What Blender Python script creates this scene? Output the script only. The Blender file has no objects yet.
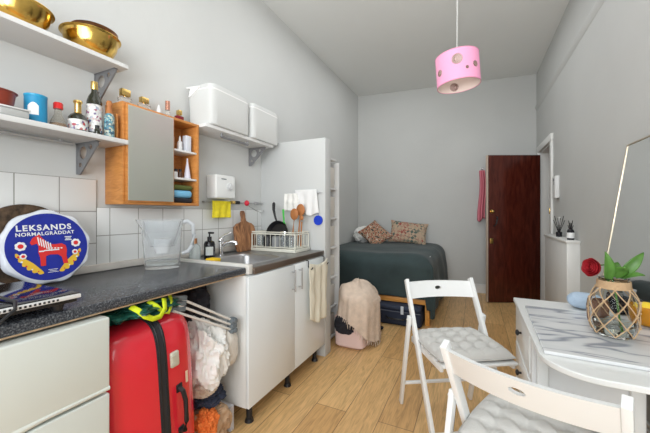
import bpy, bmesh, math, random
from mathutils import Vector, Matrix, noise
random.seed(7)
SC = bpy.context.scene
COL = SC.collection
PI = math.pi
R = math.radians
EYE = 1.18

# ------------------------------------------------------------------ materials
MATS = {}
def mat(name, col, rough=.5, metal=0, bump=0, bscale=40, var=0, vscale=8, spec=.5, trans=0, ior=1.45, coat=0, sheen=0, emis=0, alpha=1):
    if name in MATS: return MATS[name]
    m = bpy.data.materials.new(name); m.use_nodes = True
    nt = m.node_tree; b = nt.nodes['Principled BSDF']
    b.inputs['Base Color'].default_value = (*col, 1)
    b.inputs['Roughness'].default_value = rough
    b.inputs['Metallic'].default_value = metal
    b.inputs['Specular IOR Level'].default_value = spec
    b.inputs['Transmission Weight'].default_value = trans
    b.inputs['IOR'].default_value = ior
    b.inputs['Coat Weight'].default_value = coat
    b.inputs['Sheen Weight'].default_value = sheen
    b.inputs['Alpha'].default_value = alpha
    if emis:
        b.inputs['Emission Color'].default_value = (*col, 1); b.inputs['Emission Strength'].default_value = emis
    tc = nt.nodes.new('ShaderNodeTexCoord')
    if var:
        n = nt.nodes.new('ShaderNodeTexNoise'); n.inputs['Scale'].default_value = vscale; n.inputs['Detail'].default_value = 6
        nt.links.new(tc.outputs['Object'], n.inputs['Vector'])
        r = nt.nodes.new('ShaderNodeValToRGB')
        r.color_ramp.elements[0].position = .3; r.color_ramp.elements[1].position = .7
        r.color_ramp.elements[0].color = (*[max(0, c*(1-var)) for c in col], 1)
        r.color_ramp.elements[1].color = (*[min(1, c*(1+var)) for c in col], 1)
        nt.links.new(n.outputs['Fac'], r.inputs['Fac']); nt.links.new(r.outputs['Color'], b.inputs['Base Color'])
    if bump:
        n = nt.nodes.new('ShaderNodeTexNoise'); n.inputs['Scale'].default_value = bscale; n.inputs['Detail'].default_value = 5
        nt.links.new(tc.outputs['Object'], n.inputs['Vector'])
        bp = nt.nodes.new('ShaderNodeBump'); bp.inputs['Strength'].default_value = bump; bp.inputs['Distance'].default_value = .01
        nt.links.new(n.outputs['Fac'], bp.inputs['Height']); nt.links.new(bp.outputs['Normal'], b.inputs['Normal'])
    MATS[name] = m
    return m

def nodes_of(name, col=(.8,.8,.8), rough=.5):
    m = mat(name, col, rough); nt = m.node_tree
    tc = [n for n in nt.nodes if n.type == 'TEX_COORD'][0]
    return m, nt, nt.nodes['Principled BSDF'], tc

def ramp(nt, stops):
    r = nt.nodes.new('ShaderNodeValToRGB'); e = r.color_ramp.elements
    while len(e) < len(stops): e.new(.5)
    for k, (p, c) in enumerate(stops):
        e[k].position = p; e[k].color = (*c, 1)
    return r

def mapping(nt, tc, scale=(1,1,1), rot=(0,0,0), out='Object'):
    mp = nt.nodes.new('ShaderNodeMapping'); mp.inputs['Scale'].default_value = scale; mp.inputs['Rotation'].default_value = rot
    nt.links.new(tc.outputs[out], mp.inputs['Vector']); return mp

def wood(name, dark, light, scale=(8, 1.2, 8), rough=.4, coat=0):
    m, nt, b, tc = nodes_of(name, light, rough)
    mp = mapping(nt, tc, scale)
    n = nt.nodes.new('ShaderNodeTexNoise'); n.inputs['Scale'].default_value = 4; n.inputs['Detail'].default_value = 8; n.inputs['Distortion'].default_value = 1.2
    nt.links.new(mp.outputs[0], n.inputs['Vector'])
    r = ramp(nt, [(.32, dark), (.68, light)])
    nt.links.new(n.outputs['Fac'], r.inputs['Fac']); nt.links.new(r.outputs[0], b.inputs['Base Color'])
    b.inputs['Coat Weight'].default_value = coat
    return m

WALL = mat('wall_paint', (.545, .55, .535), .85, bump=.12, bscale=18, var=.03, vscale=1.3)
CEIL = mat('ceiling_paint', (.78, .79, .77), .9, bump=.08, bscale=12, var=.02, vscale=1)
WHITE = mat('white_gloss', (.80, .81, .80), .28, coat=.2)
WHITEM = mat('white_matt', (.75, .75, .745), .6)
TRIM = mat('trim_paint', (.74, .74, .72), .4, bump=.05, bscale=20)
CREAM = mat('cream_enamel', (.69, .73, .69), .3, coat=.2)
CHAIRW = mat('chair_white', (.84, .85, .845), .3, coat=.15)
CUSH = mat('cushion_grey', (.58, .57, .545), .9, bump=.25, bscale=220, sheen=.2)
PIPE = mat('piping_grey', (.52, .51, .49), .9)
BLACK = mat('black_plastic', (.015, .015, .017), .4)
BLACKG = mat('black_glossy', (.012, .012, .016), .08)
CHROME = mat('chrome', (.75, .75, .76), .15, 1)
STEEL = mat('stainless', (.5, .5, .51), .38, 1, bump=.03, bscale=60)
BRACKET = mat('bracket_grey', (.30, .30, .31), .45, .6)
GREYP = mat('grey_plastic', (.16, .19, .21), .5)
GLASS = mat('clear_glass', (.95, .96, .95), .03, trans=1, ior=1.14)
JUGM = mat('jug_plastic', (.95, .96, .97), .06, trans=.93, ior=1.08)
WATER = mat('water', (.86, .90, .86), .0, trans=1, ior=1.12)
BRASS = mat('brass', (.72, .47, .12), .16, 1, bump=.10, bscale=14, var=.25, vscale=14)
GOLD = mat('gold_cap', (.75, .52, .18), .25, 1)
COPPER = mat('copper_cap', (.62, .30, .14), .3, 1)
PINE = wood('pine', (.50, .19, .045), (.66, .29, .08), (3, 3, 14), .4)
PINEIN = wood('pine_inside', (.42, .16, .04), (.56, .24, .07), (3, 3, 14), .5)
BEDWOOD = wood('bed_wood', (.58, .24, .05), (.78, .38, .09), (2, 10, 10), .45)
MIRROR = mat('mirror_glass', (.80, .83, .76), .32, 1)
MIRROR2 = mat('floor_mirror_glass', (.88, .89, .88), .04, 1)
REDC = mat('red_plastic', (.78, .025, .045), .2, coat=.5)
ZIP = mat('dark_zip', (.03, .032, .04), .55)
NAVY = mat('navy_fabric', (.018, .025, .05), .8, bump=.2, bscale=80)
GREENF = mat('dark_green_cover', (.028, .048, .050), .75, bump=.18, bscale=50, var=.22, vscale=5, sheen=.1)
THROW = mat('beige_throw', (.66, .53, .43), .95, bump=.5, bscale=55, var=.10, vscale=22)
PINKBAG = mat('pink_fabric_box', (.78, .58, .54), .9, bump=.15, bscale=50)
WCLOTH = mat('white_cloth', (.84, .83, .80), .9, bump=.4, bscale=35, var=.05, vscale=12)
TOWELM = mat('cream_towel', (.80, .75, .62), .95, bump=.4, bscale=120)
BLKCLOTH = mat('black_cloth', (.018, .018, .024), .9, bump=.4, bscale=30)
TANB = mat('tan_cloth', (.55, .36, .22), .9, bump=.4, bscale=40, var=.15, vscale=10)
ORANGE = mat('orange_cloth', (.80, .20, .04), .8)
YELLOW = mat('yellow_cloth', (.85, .70, .03), .8, bump=.3, bscale=90, var=.12, vscale=40)
TEALB = mat('green_bag', (.02, .12, .09), .35, bump=.5, bscale=25, var=.5, vscale=25)
NEON = mat('neon_strap', (.72, .85, .02), .6)
FABW = mat('white_bin_fabric', (.64, .65, .64), .9, bump=.15, bscale=120)
LID = mat('bin_lid_plastic', (.83, .83, .82), .5)
PINKR = mat('pink_robe', (.66, .20, .25), .9, bump=.4, bscale=40)
TWINE = mat('jute_twine', (.60, .41, .24), .9, bump=.5, bscale=200)
ROSE = mat('rose_red', (.33, .004, .012), .6, bump=.2, bscale=60)
LEAF = mat('leaf_green', (.085, .21, .035), .4, var=.2, vscale=30)
BLUE = mat('print_blue', (.012, .025, .30), .35, var=.12, vscale=30)
PRED = mat('print_red', (.70, .03, .03), .4)
PWHITE = mat('print_white', (.85, .85, .85), .4)
PYEL = mat('print_yellow', (.80, .50, .04), .4)
WRAPM = mat('wrap_film', (.70, .73, .80), .25, bump=.4, bscale=25, coat=.4)
BREAD = mat('crispbread', (.075, .045, .025), .8, bump=.8, bscale=60, var=.8, vscale=30)
BLUETUB = mat('blue_card', (.02, .28, .52), .5)
REDB = mat('red_brown_bowl', (.26, .045, .025), .3)
OILG = mat('dark_oil_glass', (.02, .022, .012), .08, coat=.4)
LABELM, nt, b, tc = nodes_of('floral_label', (.8,.8,.8), .5)
v = nt.nodes.new('ShaderNodeTexVoronoi'); v.inputs['Scale'].default_value = 95
nt.links.new(tc.outputs['Object'], v.inputs['Vector'])
r = ramp(nt, [(.0, (.55,.55,.54)), (.45, (.78,.76,.74)), (.55, (.5,.06,.06)), (.7, (.1,.16,.32)), (.85, (.8,.8,.78))])
sp = nt.nodes.new('ShaderNodeSeparateColor'); nt.links.new(v.outputs['Color'], sp.inputs[0]); nt.links.new(sp.outputs[0], r.inputs['Fac']); nt.links.new(r.outputs[0], b.inputs['Base Color'])
TEALPAT, nt, b, tc = nodes_of('patterned_ceramic', (.1,.3,.4), .3)
v = nt.nodes.new('ShaderNodeTexVoronoi'); v.inputs['Scale'].default_value = 130
nt.links.new(tc.outputs['Object'], v.inputs['Vector'])
r = ramp(nt, [(0, (.03,.12,.2)), (.4, (.10,.32,.40)), (.7, (.6,.62,.5)), (.9, (.05,.1,.15))])
sp = nt.nodes.new('ShaderNodeSeparateColor'); nt.links.new(v.outputs['Color'], sp.inputs[0]); nt.links.new(sp.outputs[1], r.inputs['Fac']); nt.links.new(r.outputs[0], b.inputs['Base Color'])
BOARDW = wood('chopping_board_wood', (.09, .03, .014), (.50, .24, .11), (4, 9, 2), .45)
SPOONW = mat('spoon_wood', (.42, .16, .05), .6, var=.2, vscale=20)
DARKEDGE = mat('brown_metal_edge', (.20, .155, .125), .3, .7)
WOODEDGE = mat('chipboard_edge', (.52, .36, .22), .7, var=.2, vscale=60)
PALEBLUE = mat('pale_blue_plastic', (.45, .57, .72), .5)
AMBER = mat('amber_glass', (.9, .45, .03), .08, trans=.6)
GREENT = mat('olive_towel', (.10, .12, .03), .95, bump=.4, bscale=120)
BLUET = mat('light_blue_towel', (.20, .50, .75), .95, bump=.4, bscale=120)
CORDM = mat('cord_white', (.7, .7, .68), .5)
NAVYD = mat('disc_blue', (.01, .05, .55), .4)
GREENB = mat('brush_green', (.05, .55, .06), .5)
SPONGE = mat('sponge_yellow', (.85, .55, .02), .9, bump=.5, bscale=120)

# speckled worktop
WORK, nt, b, tc = nodes_of('speckled_worktop', (.06,.065,.075), .25)
n = nt.nodes.new('ShaderNodeTexNoise'); n.inputs['Scale'].default_value = 190; n.inputs['Detail'].default_value = 4
nt.links.new(tc.outputs['Object'], n.inputs['Vector'])
r = ramp(nt, [(.36, (.022,.025,.031)), (.52, (.062,.068,.08)), (.70, (.20,.205,.22))])
nt.links.new(n.outputs['Fac'], r.inputs['Fac']); nt.links.new(r.outputs[0], b.inputs['Base Color'])
# sink worktop: plain dark grey
WORKG = mat('grey_worktop', (.16, .155, .15), .32, var=.25, vscale=60)

# laminate floor: planks along Y
FLOOR, nt, b, tc = nodes_of('oak_laminate', (.6,.35,.15), .32)
mp = mapping(nt, tc, (1,1,1), (0,0,R(90)))
mp.inputs['Location'].default_value = (0, .10, 0)
def brick(c1, c2, mortar):
    k = nt.nodes.new('ShaderNodeTexBrick'); k.inputs['Scale'].default_value = 1
    k.inputs['Brick Width'].default_value = 1.25; k.inputs['Row Height'].default_value = .195
    k.inputs['Mortar Size'].default_value = .0016; k.inputs['Mortar Smooth'].default_value = .1; k.inputs['Bias'].default_value = 0
    k.offset = .37; k.inputs['Color1'].default_value = (*c1,1); k.inputs['Color2'].default_value = (*c2,1); k.inputs['Mortar'].default_value = (*mortar,1)
    nt.links.new(mp.outputs[0], k.inputs['Vector']); return k
bk = brick((.74,.475,.215), (.58,.34,.14), (.14,.07,.03))
mg = mapping(nt, tc, (10, .9, 1))
n = nt.nodes.new('ShaderNodeTexNoise'); n.inputs['Scale'].default_value = 5; n.inputs['Detail'].default_value = 9; n.inputs['Distortion'].default_value = 1.6
nt.links.new(mg.outputs[0], n.inputs['Vector'])
r = ramp(nt, [(.3, (.74,.72,.68)), (.6, (1.1,1.1,1.1))])
nt.links.new(n.outputs['Fac'], r.inputs['Fac'])
mx = nt.nodes.new('ShaderNodeMix'); mx.data_type = 'RGBA'; mx.blend_type = 'MULTIPLY'; mx.inputs[0].default_value = 1
nt.links.new(bk.outputs['Color'], mx.inputs[6]); nt.links.new(r.outputs[0], mx.inputs[7]); nt.links.new(mx.outputs[2], b.inputs['Base Color'])

# mahogany door
MAHO, nt, b, tc = nodes_of('mahogany_gloss', (.06,.012,.008), .22)
mp = mapping(nt, tc, (9, 9, 1.6)); n = nt.nodes.new('ShaderNodeTexNoise'); n.inputs['Scale'].default_value = 3; n.inputs['Detail'].default_value = 9; n.inputs['Distortion'].default_value = .8
nt.links.new(mp.outputs[0], n.inputs['Vector'])
r = ramp(nt, [(.3, (.048,.008,.005)), (.7, (.105,.020,.011))])
nt.links.new(n.outputs['Fac'], r.inputs['Fac']); nt.links.new(r.outputs[0], b.inputs['Base Color'])

# marble
MARB, nt, b, tc = nodes_of('marble', (.8,.8,.8), .22)
mp = mapping(nt, tc, (.9, 4.5, 2), (0, 0, R(-14)))
n = nt.nodes.new('ShaderNodeTexNoise'); n.inputs['Scale'].default_value = 1.5; n.inputs['Detail'].default_value = 3; n.inputs['Distortion'].default_value = .7
nt.links.new(mp.outputs[0], n.inputs['Vector'])
r = ramp(nt, [(.40, (.72,.72,.725)), (.47, (.66,.67,.68)), (.495, (.26,.28,.33)), (.512, (.64,.65,.67)), (.62, (.74,.74,.74))])
nt.links.new(n.outputs['Fac'], r.inputs['Fac']); nt.links.new(r.outputs[0], b.inputs['Base Color'])

# wall tiles: brick texture in the (y, z) plane
def tile_mat(name, w, h, off):
    m, nt, b, tc = nodes_of(name, (.72,.72,.70), .18)
    sx = nt.nodes.new('ShaderNodeSeparateXYZ'); cx = nt.nodes.new('ShaderNodeCombineXYZ')
    nt.links.new(tc.outputs['Object'], sx.inputs[0]); nt.links.new(sx.outputs['Y'], cx.inputs['X']); nt.links.new(sx.outputs['Z'], cx.inputs['Y'])
    mp = nt.nodes.new('ShaderNodeMapping'); mp.inputs['Location'].default_value = off; nt.links.new(cx.outputs[0], mp.inputs['Vector'])
    k = nt.nodes.new('ShaderNodeTexBrick'); k.offset = 0; k.inputs['Scale'].default_value = 1
    k.inputs['Brick Width'].default_value = w; k.inputs['Row Height'].default_value = h; k.inputs['Mortar Size'].default_value = .0022
    k.inputs['Mortar Smooth'].default_value = .2
    k.inputs['Color1'].default_value = (.83,.84,.83,1); k.inputs['Color2'].default_value = (.81,.82,.81,1); k.inputs['Mortar'].default_value = (.36,.35,.33,1)
    nt.links.new(mp.outputs[0], k.inputs['Vector']); nt.links.new(k.outputs['Color'], b.inputs['Base Color'])
    bp = nt.nodes.new('ShaderNodeBump'); bp.invert = True; bp.inputs['Strength'].default_value = .4; bp.inputs['Distance'].default_value = .003
    nt.links.new(k.outputs['Fac'], bp.inputs['Height']); nt.links.new(bp.outputs['Normal'], b.inputs['Normal'])
    return m

def pillow_mat(name, cols, scale, kind):
    m, nt, b, tc = nodes_of(name, cols[0], .95)
    if kind == 'vor':
        v = nt.nodes.new('ShaderNodeTexVoronoi'); v.inputs['Scale'].default_value = scale
        nt.links.new(tc.outputs['Object'], v.inputs['Vector'])
        r = ramp(nt, [(0, cols[0]), (.35, cols[1]), (.6, cols[2]), (.85, cols[3])]); r.color_ramp.interpolation = 'CONSTANT'
        nt.links.new(v.outputs['Distance'], r.inputs['Fac'])
        mul = nt.nodes.new('ShaderNodeMath'); mul.operation = 'MULTIPLY'; mul.inputs[1].default_value = 1.15
        nt.links.new(v.outputs['Distance'], mul.inputs[0]); nt.links.new(mul.outputs[0], r.inputs['Fac'])
    else:
        mp = mapping(nt, tc, (1,1,1), (0, R(35), 0))
        k = nt.nodes.new('ShaderNodeTexChecker'); k.inputs['Scale'].default_value = scale
        nt.links.new(mp.outputs[0], k.inputs['Vector'])
        v = nt.nodes.new('ShaderNodeTexVoronoi'); v.inputs['Scale'].default_value = scale*.7; nt.links.new(mp.outputs[0], v.inputs['Vector'])
        sp = nt.nodes.new('ShaderNodeSeparateColor'); nt.links.new(v.outputs['Color'], sp.inputs[0])
        r = ramp(nt, [(0, cols[0]), (.3, cols[1]), (.55, cols[2]), (.8, cols[3])]); nt.links.new(sp.outputs[0], r.inputs['Fac'])
        nt.links.new(r.outputs[0], k.inputs['Color1']); k.inputs['Color2'].default_value = (*cols[0], 1)
        nt.links.new(k.outputs['Color'], b.inputs['Base Color']); return m
    nt.links.new(r.outputs[0], b.inputs['Base Color'])
    return m
PIL1 = pillow_mat('pillow_print_dark', [(.03,.025,.03), (.42,.30,.20), (.30,.10,.06), (.55,.48,.38)], 24, 'vor')
PIL2 = pillow_mat('pillow_print_kilim', [(.46,.34,.24), (.30,.06,.05), (.42,.34,.24), (.10,.13,.11)], 26, 'chk')

# ------------------------------------------------------------------ mesh builder
class MB:
    def __init__(s): s.bm = bmesh.new()
    def _x(s, vs, M):
        if M is not None: bmesh.ops.transform(s.bm, matrix=M, verts=vs)
    def box(s, x0, x1, y0, y1, z0, z1, bev=0, seg=2, M=None):
        g = bmesh.ops.create_cube(s.bm, size=1); vs = g['verts']
        bmesh.ops.transform(s.bm, matrix=Matrix.Translation(((x0+x1)/2, (y0+y1)/2, (z0+z1)/2)) @ Matrix.Diagonal((abs(x1-x0), abs(y1-y0), abs(z1-z0), 1)), verts=vs)
        if bev:
            es = list({e for v in vs for e in v.link_edges})
            r = bmesh.ops.bevel(s.bm, geom=es, offset=bev, segments=seg, affect='EDGES', profile=.5)
            vs = list({v for f in r['faces'] for v in f.verts} | {v for v in vs if v.is_valid})
        s._x(vs, M); return s
    def bar(s, a, b, w, d, side=Vector((1,0,0)), bev=.003):
        # rectangular bar from a to b; w along `side`, d across
        a = Vector(a); b = Vector(b); z = (b-a).normalized(); x = (side - side.dot(z)*z).normalized(); y = z.cross(x)
        L = (b-a).length; M = Matrix((x, y, z)).transposed().to_4x4(); M.translation = (a+b)/2
        return s.box(-w/2, w/2, -d/2, d/2, -L/2, L/2, bev, 2, M)
    def cyl(s, a, b, r0, r1=None, seg=20, cap=True):
        r1 = r0 if r1 is None else r1
        a = Vector(a); b = Vector(b); d = b-a; L = d.length
        M = Matrix.Translation((a+b)/2) @ d.to_track_quat('Z', 'Y').to_matrix().to_4x4()
        bmesh.ops.create_cone(s.bm, cap_ends=cap, segments=seg, radius1=r0, radius2=r1, depth=L, matrix=M); return s
    def sph(s, c, r, sc=(1,1,1), seg=20, M=None):
        T = Matrix.Translation(c) @ (M or Matrix()) @ Matrix.Diagonal((*sc, 1))
        bmesh.ops.create_uvsphere(s.bm, u_segments=seg, v_segments=seg//2+2, radius=r, matrix=T); return s
    def lathe(s, prof, c=(0,0,0), seg=32, sc=(1,1), M=None):
        rows = []
        for (r, z) in prof:
            row = []
            for k in range(seg):
                a = 2*PI*k/seg
                p = Vector((r*math.cos(a)*sc[0], r*math.sin(a)*sc[1], z))
                if M is not None: p = M @ p
                row.append(s.bm.verts.new(p + Vector(c)))
            rows.append(row)
        for i in range(len(rows)-1):
            for k in range(seg):
                k2 = (k+1) % seg
                try: s.bm.faces.new((rows[i][k], rows[i][k2], rows[i+1][k2], rows[i+1][k]))
                except ValueError: pass
        return s
    def tube(s, pts, r, seg=8, closed=False):
        pts = [Vector(p) for p in pts]; n = len(pts); rows = []
        up = Vector((0,0,1))
        for i, p in enumerate(pts):
            t = (pts[(i+1) % n] - pts[i-1]) if closed or 0 < i < n-1 else (pts[1]-pts[0] if i == 0 else pts[-1]-pts[-2])
            t.normalize()
            x = up.cross(t)
            if x.length < .1: x = Vector((1,0,0)).cross(t)
            x.normalize(); y = t.cross(x)
            rr = r[i] if isinstance(r, (list, tuple)) else r
            rows.append([s.bm.verts.new(p + (x*math.cos(2*PI*k/seg) + y*math.sin(2*PI*k/seg))*rr) for k in range(seg)])
        m = n if closed else n-1
        for i in range(m):
            for k in range(seg):
                s.bm.faces.new((rows[i][k], rows[i][(k+1)%seg], rows[(i+1)%n][(k+1)%seg], rows[(i+1)%n][k]))
        if not closed:
            s.bm.faces.new(rows[0][::-1]); s.bm.faces.new(rows[-1])
        return s
    def prism(s, poly, t, M=None, holes=None):
        # polygon in local xy extruded by t in z
        a = [s.bm.verts.new((x, y, 0)) for x, y in poly]; b = [s.bm.verts.new((x, y, t)) for x, y in poly]
        n = len(a); s.bm.faces.new(a[::-1]); s.bm.faces.new(b)
        for i in range(n): s.bm.faces.new((a[i], a[(i+1)%n], b[(i+1)%n], b[i]))
        s._x(a+b, M); return s
    def grid(s, fn, nu, nv, wrapu=False):
        vs = [[s.bm.verts.new(fn(u/(nu if wrapu else nu-1), v/(nv-1))) for v in range(nv)] for u in range(nu)]
        for i in range(nu if wrapu else nu-1):
            for j in range(nv-1):
                s.bm.faces.new((vs[i][j], vs[(i+1)%nu][j], vs[(i+1)%nu][j+1], vs[i][j+1]))
        return s
    def build(s, name, m, parent=None, smooth=True, shift=True, label=None, sub=0, solid=0):
        bm = s.bm
        bmesh.ops.recalc_face_normals(bm, faces=bm.faces)
        me = bpy.data.meshes.new(name)
        loc = Vector((0,0,0))
        if parent is None and shift:
            xs = [v.co for v in bm.verts]
            loc = Vector(((min(v.x for v in xs)+max(v.x for v in xs))/2, (min(v.y for v in xs)+max(v.y for v in xs))/2, min(v.z for v in xs)))
        elif parent is not None and shift:
            p = parent
            while p is not None: loc_p = p.location; loc = loc + loc_p; p = p.parent
        if shift: bmesh.ops.translate(bm, verts=bm.verts, vec=-loc)
        bm.to_mesh(me); bm.free()
        me.materials.append(m)
        o = bpy.data.objects.new(name, me); COL.objects.link(o)
        if parent is None: o.location = loc
        else: o.parent = parent
        if smooth:
            me.shade_smooth()
            try: me.set_sharp_from_angle(angle=R(38))
            except Exception: pass
        if solid:
            md = o.modifiers.new('solid', 'SOLIDIFY'); md.thickness = solid; md.offset = 0
        if sub:
            md = o.modifiers.new('sub', 'SUBSURF'); md.levels = sub; md.render_levels = sub
        if label: o['label'] = label
        return o

def tag(o, label, cat, group=None, kind=None):
    o['label'] = label; o['category'] = cat
    if group: o['group'] = group
    if kind: o['kind'] = kind
    return o
def thing(name, loc, label, cat, group=None):
    o = bpy.data.objects.new(name, None); COL.objects.link(o); o.location = loc; o.empty_display_size = .1
    return tag(o, label, cat, group)
def struct(o): o['kind'] = 'structure'; return o
def copy_tree(o, parent=None):
    c = o.copy(); COL.objects.link(c); c.parent = parent
    for ch in [x for x in bpy.data.objects if x.parent == o]: copy_tree(ch, c)
    return c
def blobfn(c, rad, amp, freq, seed, e=1.0):
    def f(u, v):
        a = 2*PI*u; b = PI*(v-.5)
        d = Vector((math.copysign(abs(math.cos(b)*math.cos(a))**e, math.cos(b)*math.cos(a)), math.copysign(abs(math.cos(b)*math.sin(a))**e, math.cos(b)*math.sin(a)), math.copysign(abs(math.sin(b))**e, math.sin(b))))
        q = Vector((math.cos(b)*math.cos(a), math.cos(b)*math.sin(a), math.sin(b)))
        n = noise.noise(q*freq + Vector((seed,)*3)); n2 = 1-abs(noise.noise(q*freq*2.1 + Vector((seed+9,)*3)))*2 - .35*abs(noise.noise(q*freq*4.5 + Vector((seed+5,)*3)))*2
        k = 1 + amp*n + amp*.55*n2
        return Vector(c) + Vector((d.x*rad[0], d.y*rad[1], d.z*rad[2]))*k
    return f
def heap(c, rad, amp, freq, seed, e=.8, zmin=None):
    f = blobfn(c, rad, amp, freq, seed, e)
    def g(u, v):
        p = f(u, v)
        if zmin is not None and p.z < zmin: p.z = zmin
        return p
    m = MB(); m.grid(g, 110, 60, True); return m
def text(s, size, m, parent, M, name='lettering', bold=.0, sx=1, depth=.0004):
    cu = bpy.data.curves.new('t', 'FONT'); cu.body = s; cu.size = size; cu.align_x = 'CENTER'; cu.align_y = 'CENTER'; cu.extrude = depth; cu.offset = bold; cu.space_character = 1.08+bold*120
    t = bpy.data.objects.new('t', cu); COL.objects.link(t)
    bpy.context.view_layer.update()
    me = bpy.data.meshes.new_from_object(t.evaluated_get(bpy.context.evaluated_depsgraph_get()))
    bpy.data.objects.remove(t)
    me.transform(Matrix.Diagonal((sx,1,1,1))); me.transform(M)
    loc = Vector(); p = parent
    while p is not None: loc = loc + p.location; p = p.parent
    me.transform(Matrix.Translation(-loc))
    me.materials.clear(); me.materials.append(m)
    o = bpy.data.objects.new(name, me); COL.objects.link(o); o.parent = parent
    return o

# ------------------------------------------------------------------ room shell
XL, XR, H, YB = -1.75, .79, 3.13, -1.55
YF0, YF1 = 4.92, 5.203           # far wall is slightly askew
def wallpoly(name, pts, m, t):
    mb = MB(); vs = [mb.bm.verts.new(p) for p in pts]; f = mb.bm.faces.new(vs)
    r = bmesh.ops.extrude_face_region(mb.bm, geom=[f]); nv = [v for v in r['geom'] if isinstance(v, bmesh.types.BMVert)]
    bmesh.ops.translate(mb.bm, verts=nv, vec=t)
    return struct(mb.build(name, m, smooth=False, shift=False))
wallpoly('floor', [(XL-.1,YB-.1,0),(2.0,YB-.1,0),(2.0,5.6,0),(XL-.1,5.6,0)], FLOOR, (0,0,-.1))
wallpoly('ceiling', [(XL-.1,YB-.1,H),(2.0,YB-.1,H),(2.0,5.6,H),(XL-.1,5.6,H)], CEIL, (0,0,.1))
wallpoly('wall_left', [(XL,YB-.1,0),(XL,5.0,0),(XL,5.0,H),(XL,YB-.1,H)], mat('wall_paint_brightened', (.63,.637,.625), .85, bump=.12, bscale=18, var=.03, vscale=1.3), (-.1,0,0))  # same wall paint, lightened so the colour carries the brighter light on this side
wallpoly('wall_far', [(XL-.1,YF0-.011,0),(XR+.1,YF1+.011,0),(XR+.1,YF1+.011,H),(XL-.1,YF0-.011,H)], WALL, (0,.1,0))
DY0, DY1, DZ = 4.24, 4.94, 1.985
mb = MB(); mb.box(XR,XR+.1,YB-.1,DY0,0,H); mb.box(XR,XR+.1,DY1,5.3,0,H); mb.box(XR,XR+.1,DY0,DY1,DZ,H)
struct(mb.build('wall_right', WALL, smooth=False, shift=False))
# wall behind the camera with a bay window opening
WX0, WX1, WZ0, WZ1 = -1.35, .55, .75, 2.75
mb = MB(); mb.box(XL-.1,WX0,YB-.1,YB,0,H); mb.box(WX1,XR+.1,YB-.1,YB,0,H); mb.box(WX0,WX1,YB-.1,YB,0,WZ0); mb.box(WX0,WX1,YB-.1,YB,WZ1,H)
struct(mb.build('wall_back', WALL, smooth=False, shift=False))
mb = MB()
for a, b_ in ((WX0,WX0+.06),(WX1-.06,WX1),((WX0+WX1)/2-.03,(WX0+WX1)/2+.03)): mb.box(a,b_,YB-.08,YB-.03,WZ0,WZ1)
for a, b_ in ((WZ0,WZ0+.06),(WZ1-.06,WZ1),(1.72,1.77)): mb.box(WX0,WX1,YB-.079,YB-.031,a,b_)
struct(mb.build('window_1', TRIM, smooth=False))
# hallway beyond the doorway
mb = MB(); mb.box(1.75,1.85,2.8,5.6,0,H); mb.box(.89,1.8,3.3,3.4,0,H); mb.box(.89,1.8,5.4,5.5,0,H)
struct(mb.build('wall_hallway', WALL, smooth=False, shift=False))
# picture rail on the right wall, baseboards
mb = MB(); mb.prism([(0,0),(0,.09),(-.006,.088),(-.020,.06),(-.020,.05),(-.004,.004)],6.73,Matrix(((1,0,0,XR),(0,0,1,YB),(0,1,0,2.60),(0,0,0,1)))); struct(mb.build('trim_1', WALL, smooth=True))
fd = Vector((XR-XL, YF1-YF0, 0)).normalized()
ang = math.atan2(fd.y, fd.x)
Mf = Matrix.Translation((XL, YF0, 0)) @ Matrix.Rotation(ang, 4, 'Z')
Lf = math.hypot(XR-XL, YF1-YF0)
mb = MB(); mb.box(0,Lf,-.018,0,0,.105,0,1,Mf); mb.box(0,Lf,-.012,0,.105,.13,.004,2,Mf)
struct(mb.build('baseboard_far', TRIM))
mb = MB(); mb.box(XR-.018,XR,YB,3.2,0,.105); mb.box(XR-.012,XR,YB,3.2,.105,.13,.004); struct(mb.build('baseboard_right', TRIM))
mb = MB(); mb.box(XL,XL+.018,2.75,4.9,0,.12); struct(mb.build('baseboard_left', TRIM))
# door casing and leaf
mb = MB()
mb.box(XR-.025,XR+.0,DY0-.075,DY0,0,DZ+.0,.006); mb.box(XR-.025,XR,DY1,DY1+.07,0,DZ,.006); mb.box(XR-.028,XR,DY0-.08,DY1+.075,DZ,DZ+.08,.006)
mb.box(XR,XR+.1,DY0,DY0+.02,0,DZ); mb.box(XR,XR+.1,DY1-.02,DY1,0,DZ); mb.box(XR,XR+.1,DY0+.02,DY1-.02,DZ-.02,DZ)
fr = struct(mb.build('trim_2', TRIM))
mb = MB(); mb.box(XR-.03,XR-.024,DY0-.03,DY0-.005,1.17,1.24,.002); mb.build('strike_plate', GOLD, fr)
dv = Vector((.142-.785, 4.63-4.925, 0)); DW = dv.length; da = math.atan2(dv.y, dv.x)
door = bpy.data.objects.new('door_1', None); COL.objects.link(door); door.location = (.765, 4.915, 0); door['kind'] = 'structure'
door.rotation_euler = (0,0,da)
def dpart(mb, name, m, par=None): return mb.build(name, m, par or door, shift=False)
DW -= .02
mb = MB(); mb.box(0,DW-.012,-.0,.042,.008,1.94,.002); leaf = dpart(mb,'door_leaf',MAHO)
mb = MB(); mb.box(DW-.012,DW,-.001,.043,.008,1.94,.002); dpart(mb,'lipping',mat('pale_lipping',(.52,.42,.34),.5))
mb = MB(); mb.cyl((DW-.055,.042,1.20),(DW-.055,.062,1.20),.012); mb.sph((DW-.055,.075,1.20),.02); mb.cyl((DW-.055,.042,1.20),(DW-.055,.046,1.20),.024); dpart(mb,'door_knob',GOLD)
mb = MB(); mb.tube([(DW-.12,.043,1.13),(DW-.118,.075,1.12),(DW-.105,.082,1.09),(DW-.10,.082,1.05),(DW-.085,.075,1.02),(DW-.08,.043,1.01)],.008); dpart(mb,'door_handle',BLACK)
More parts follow.
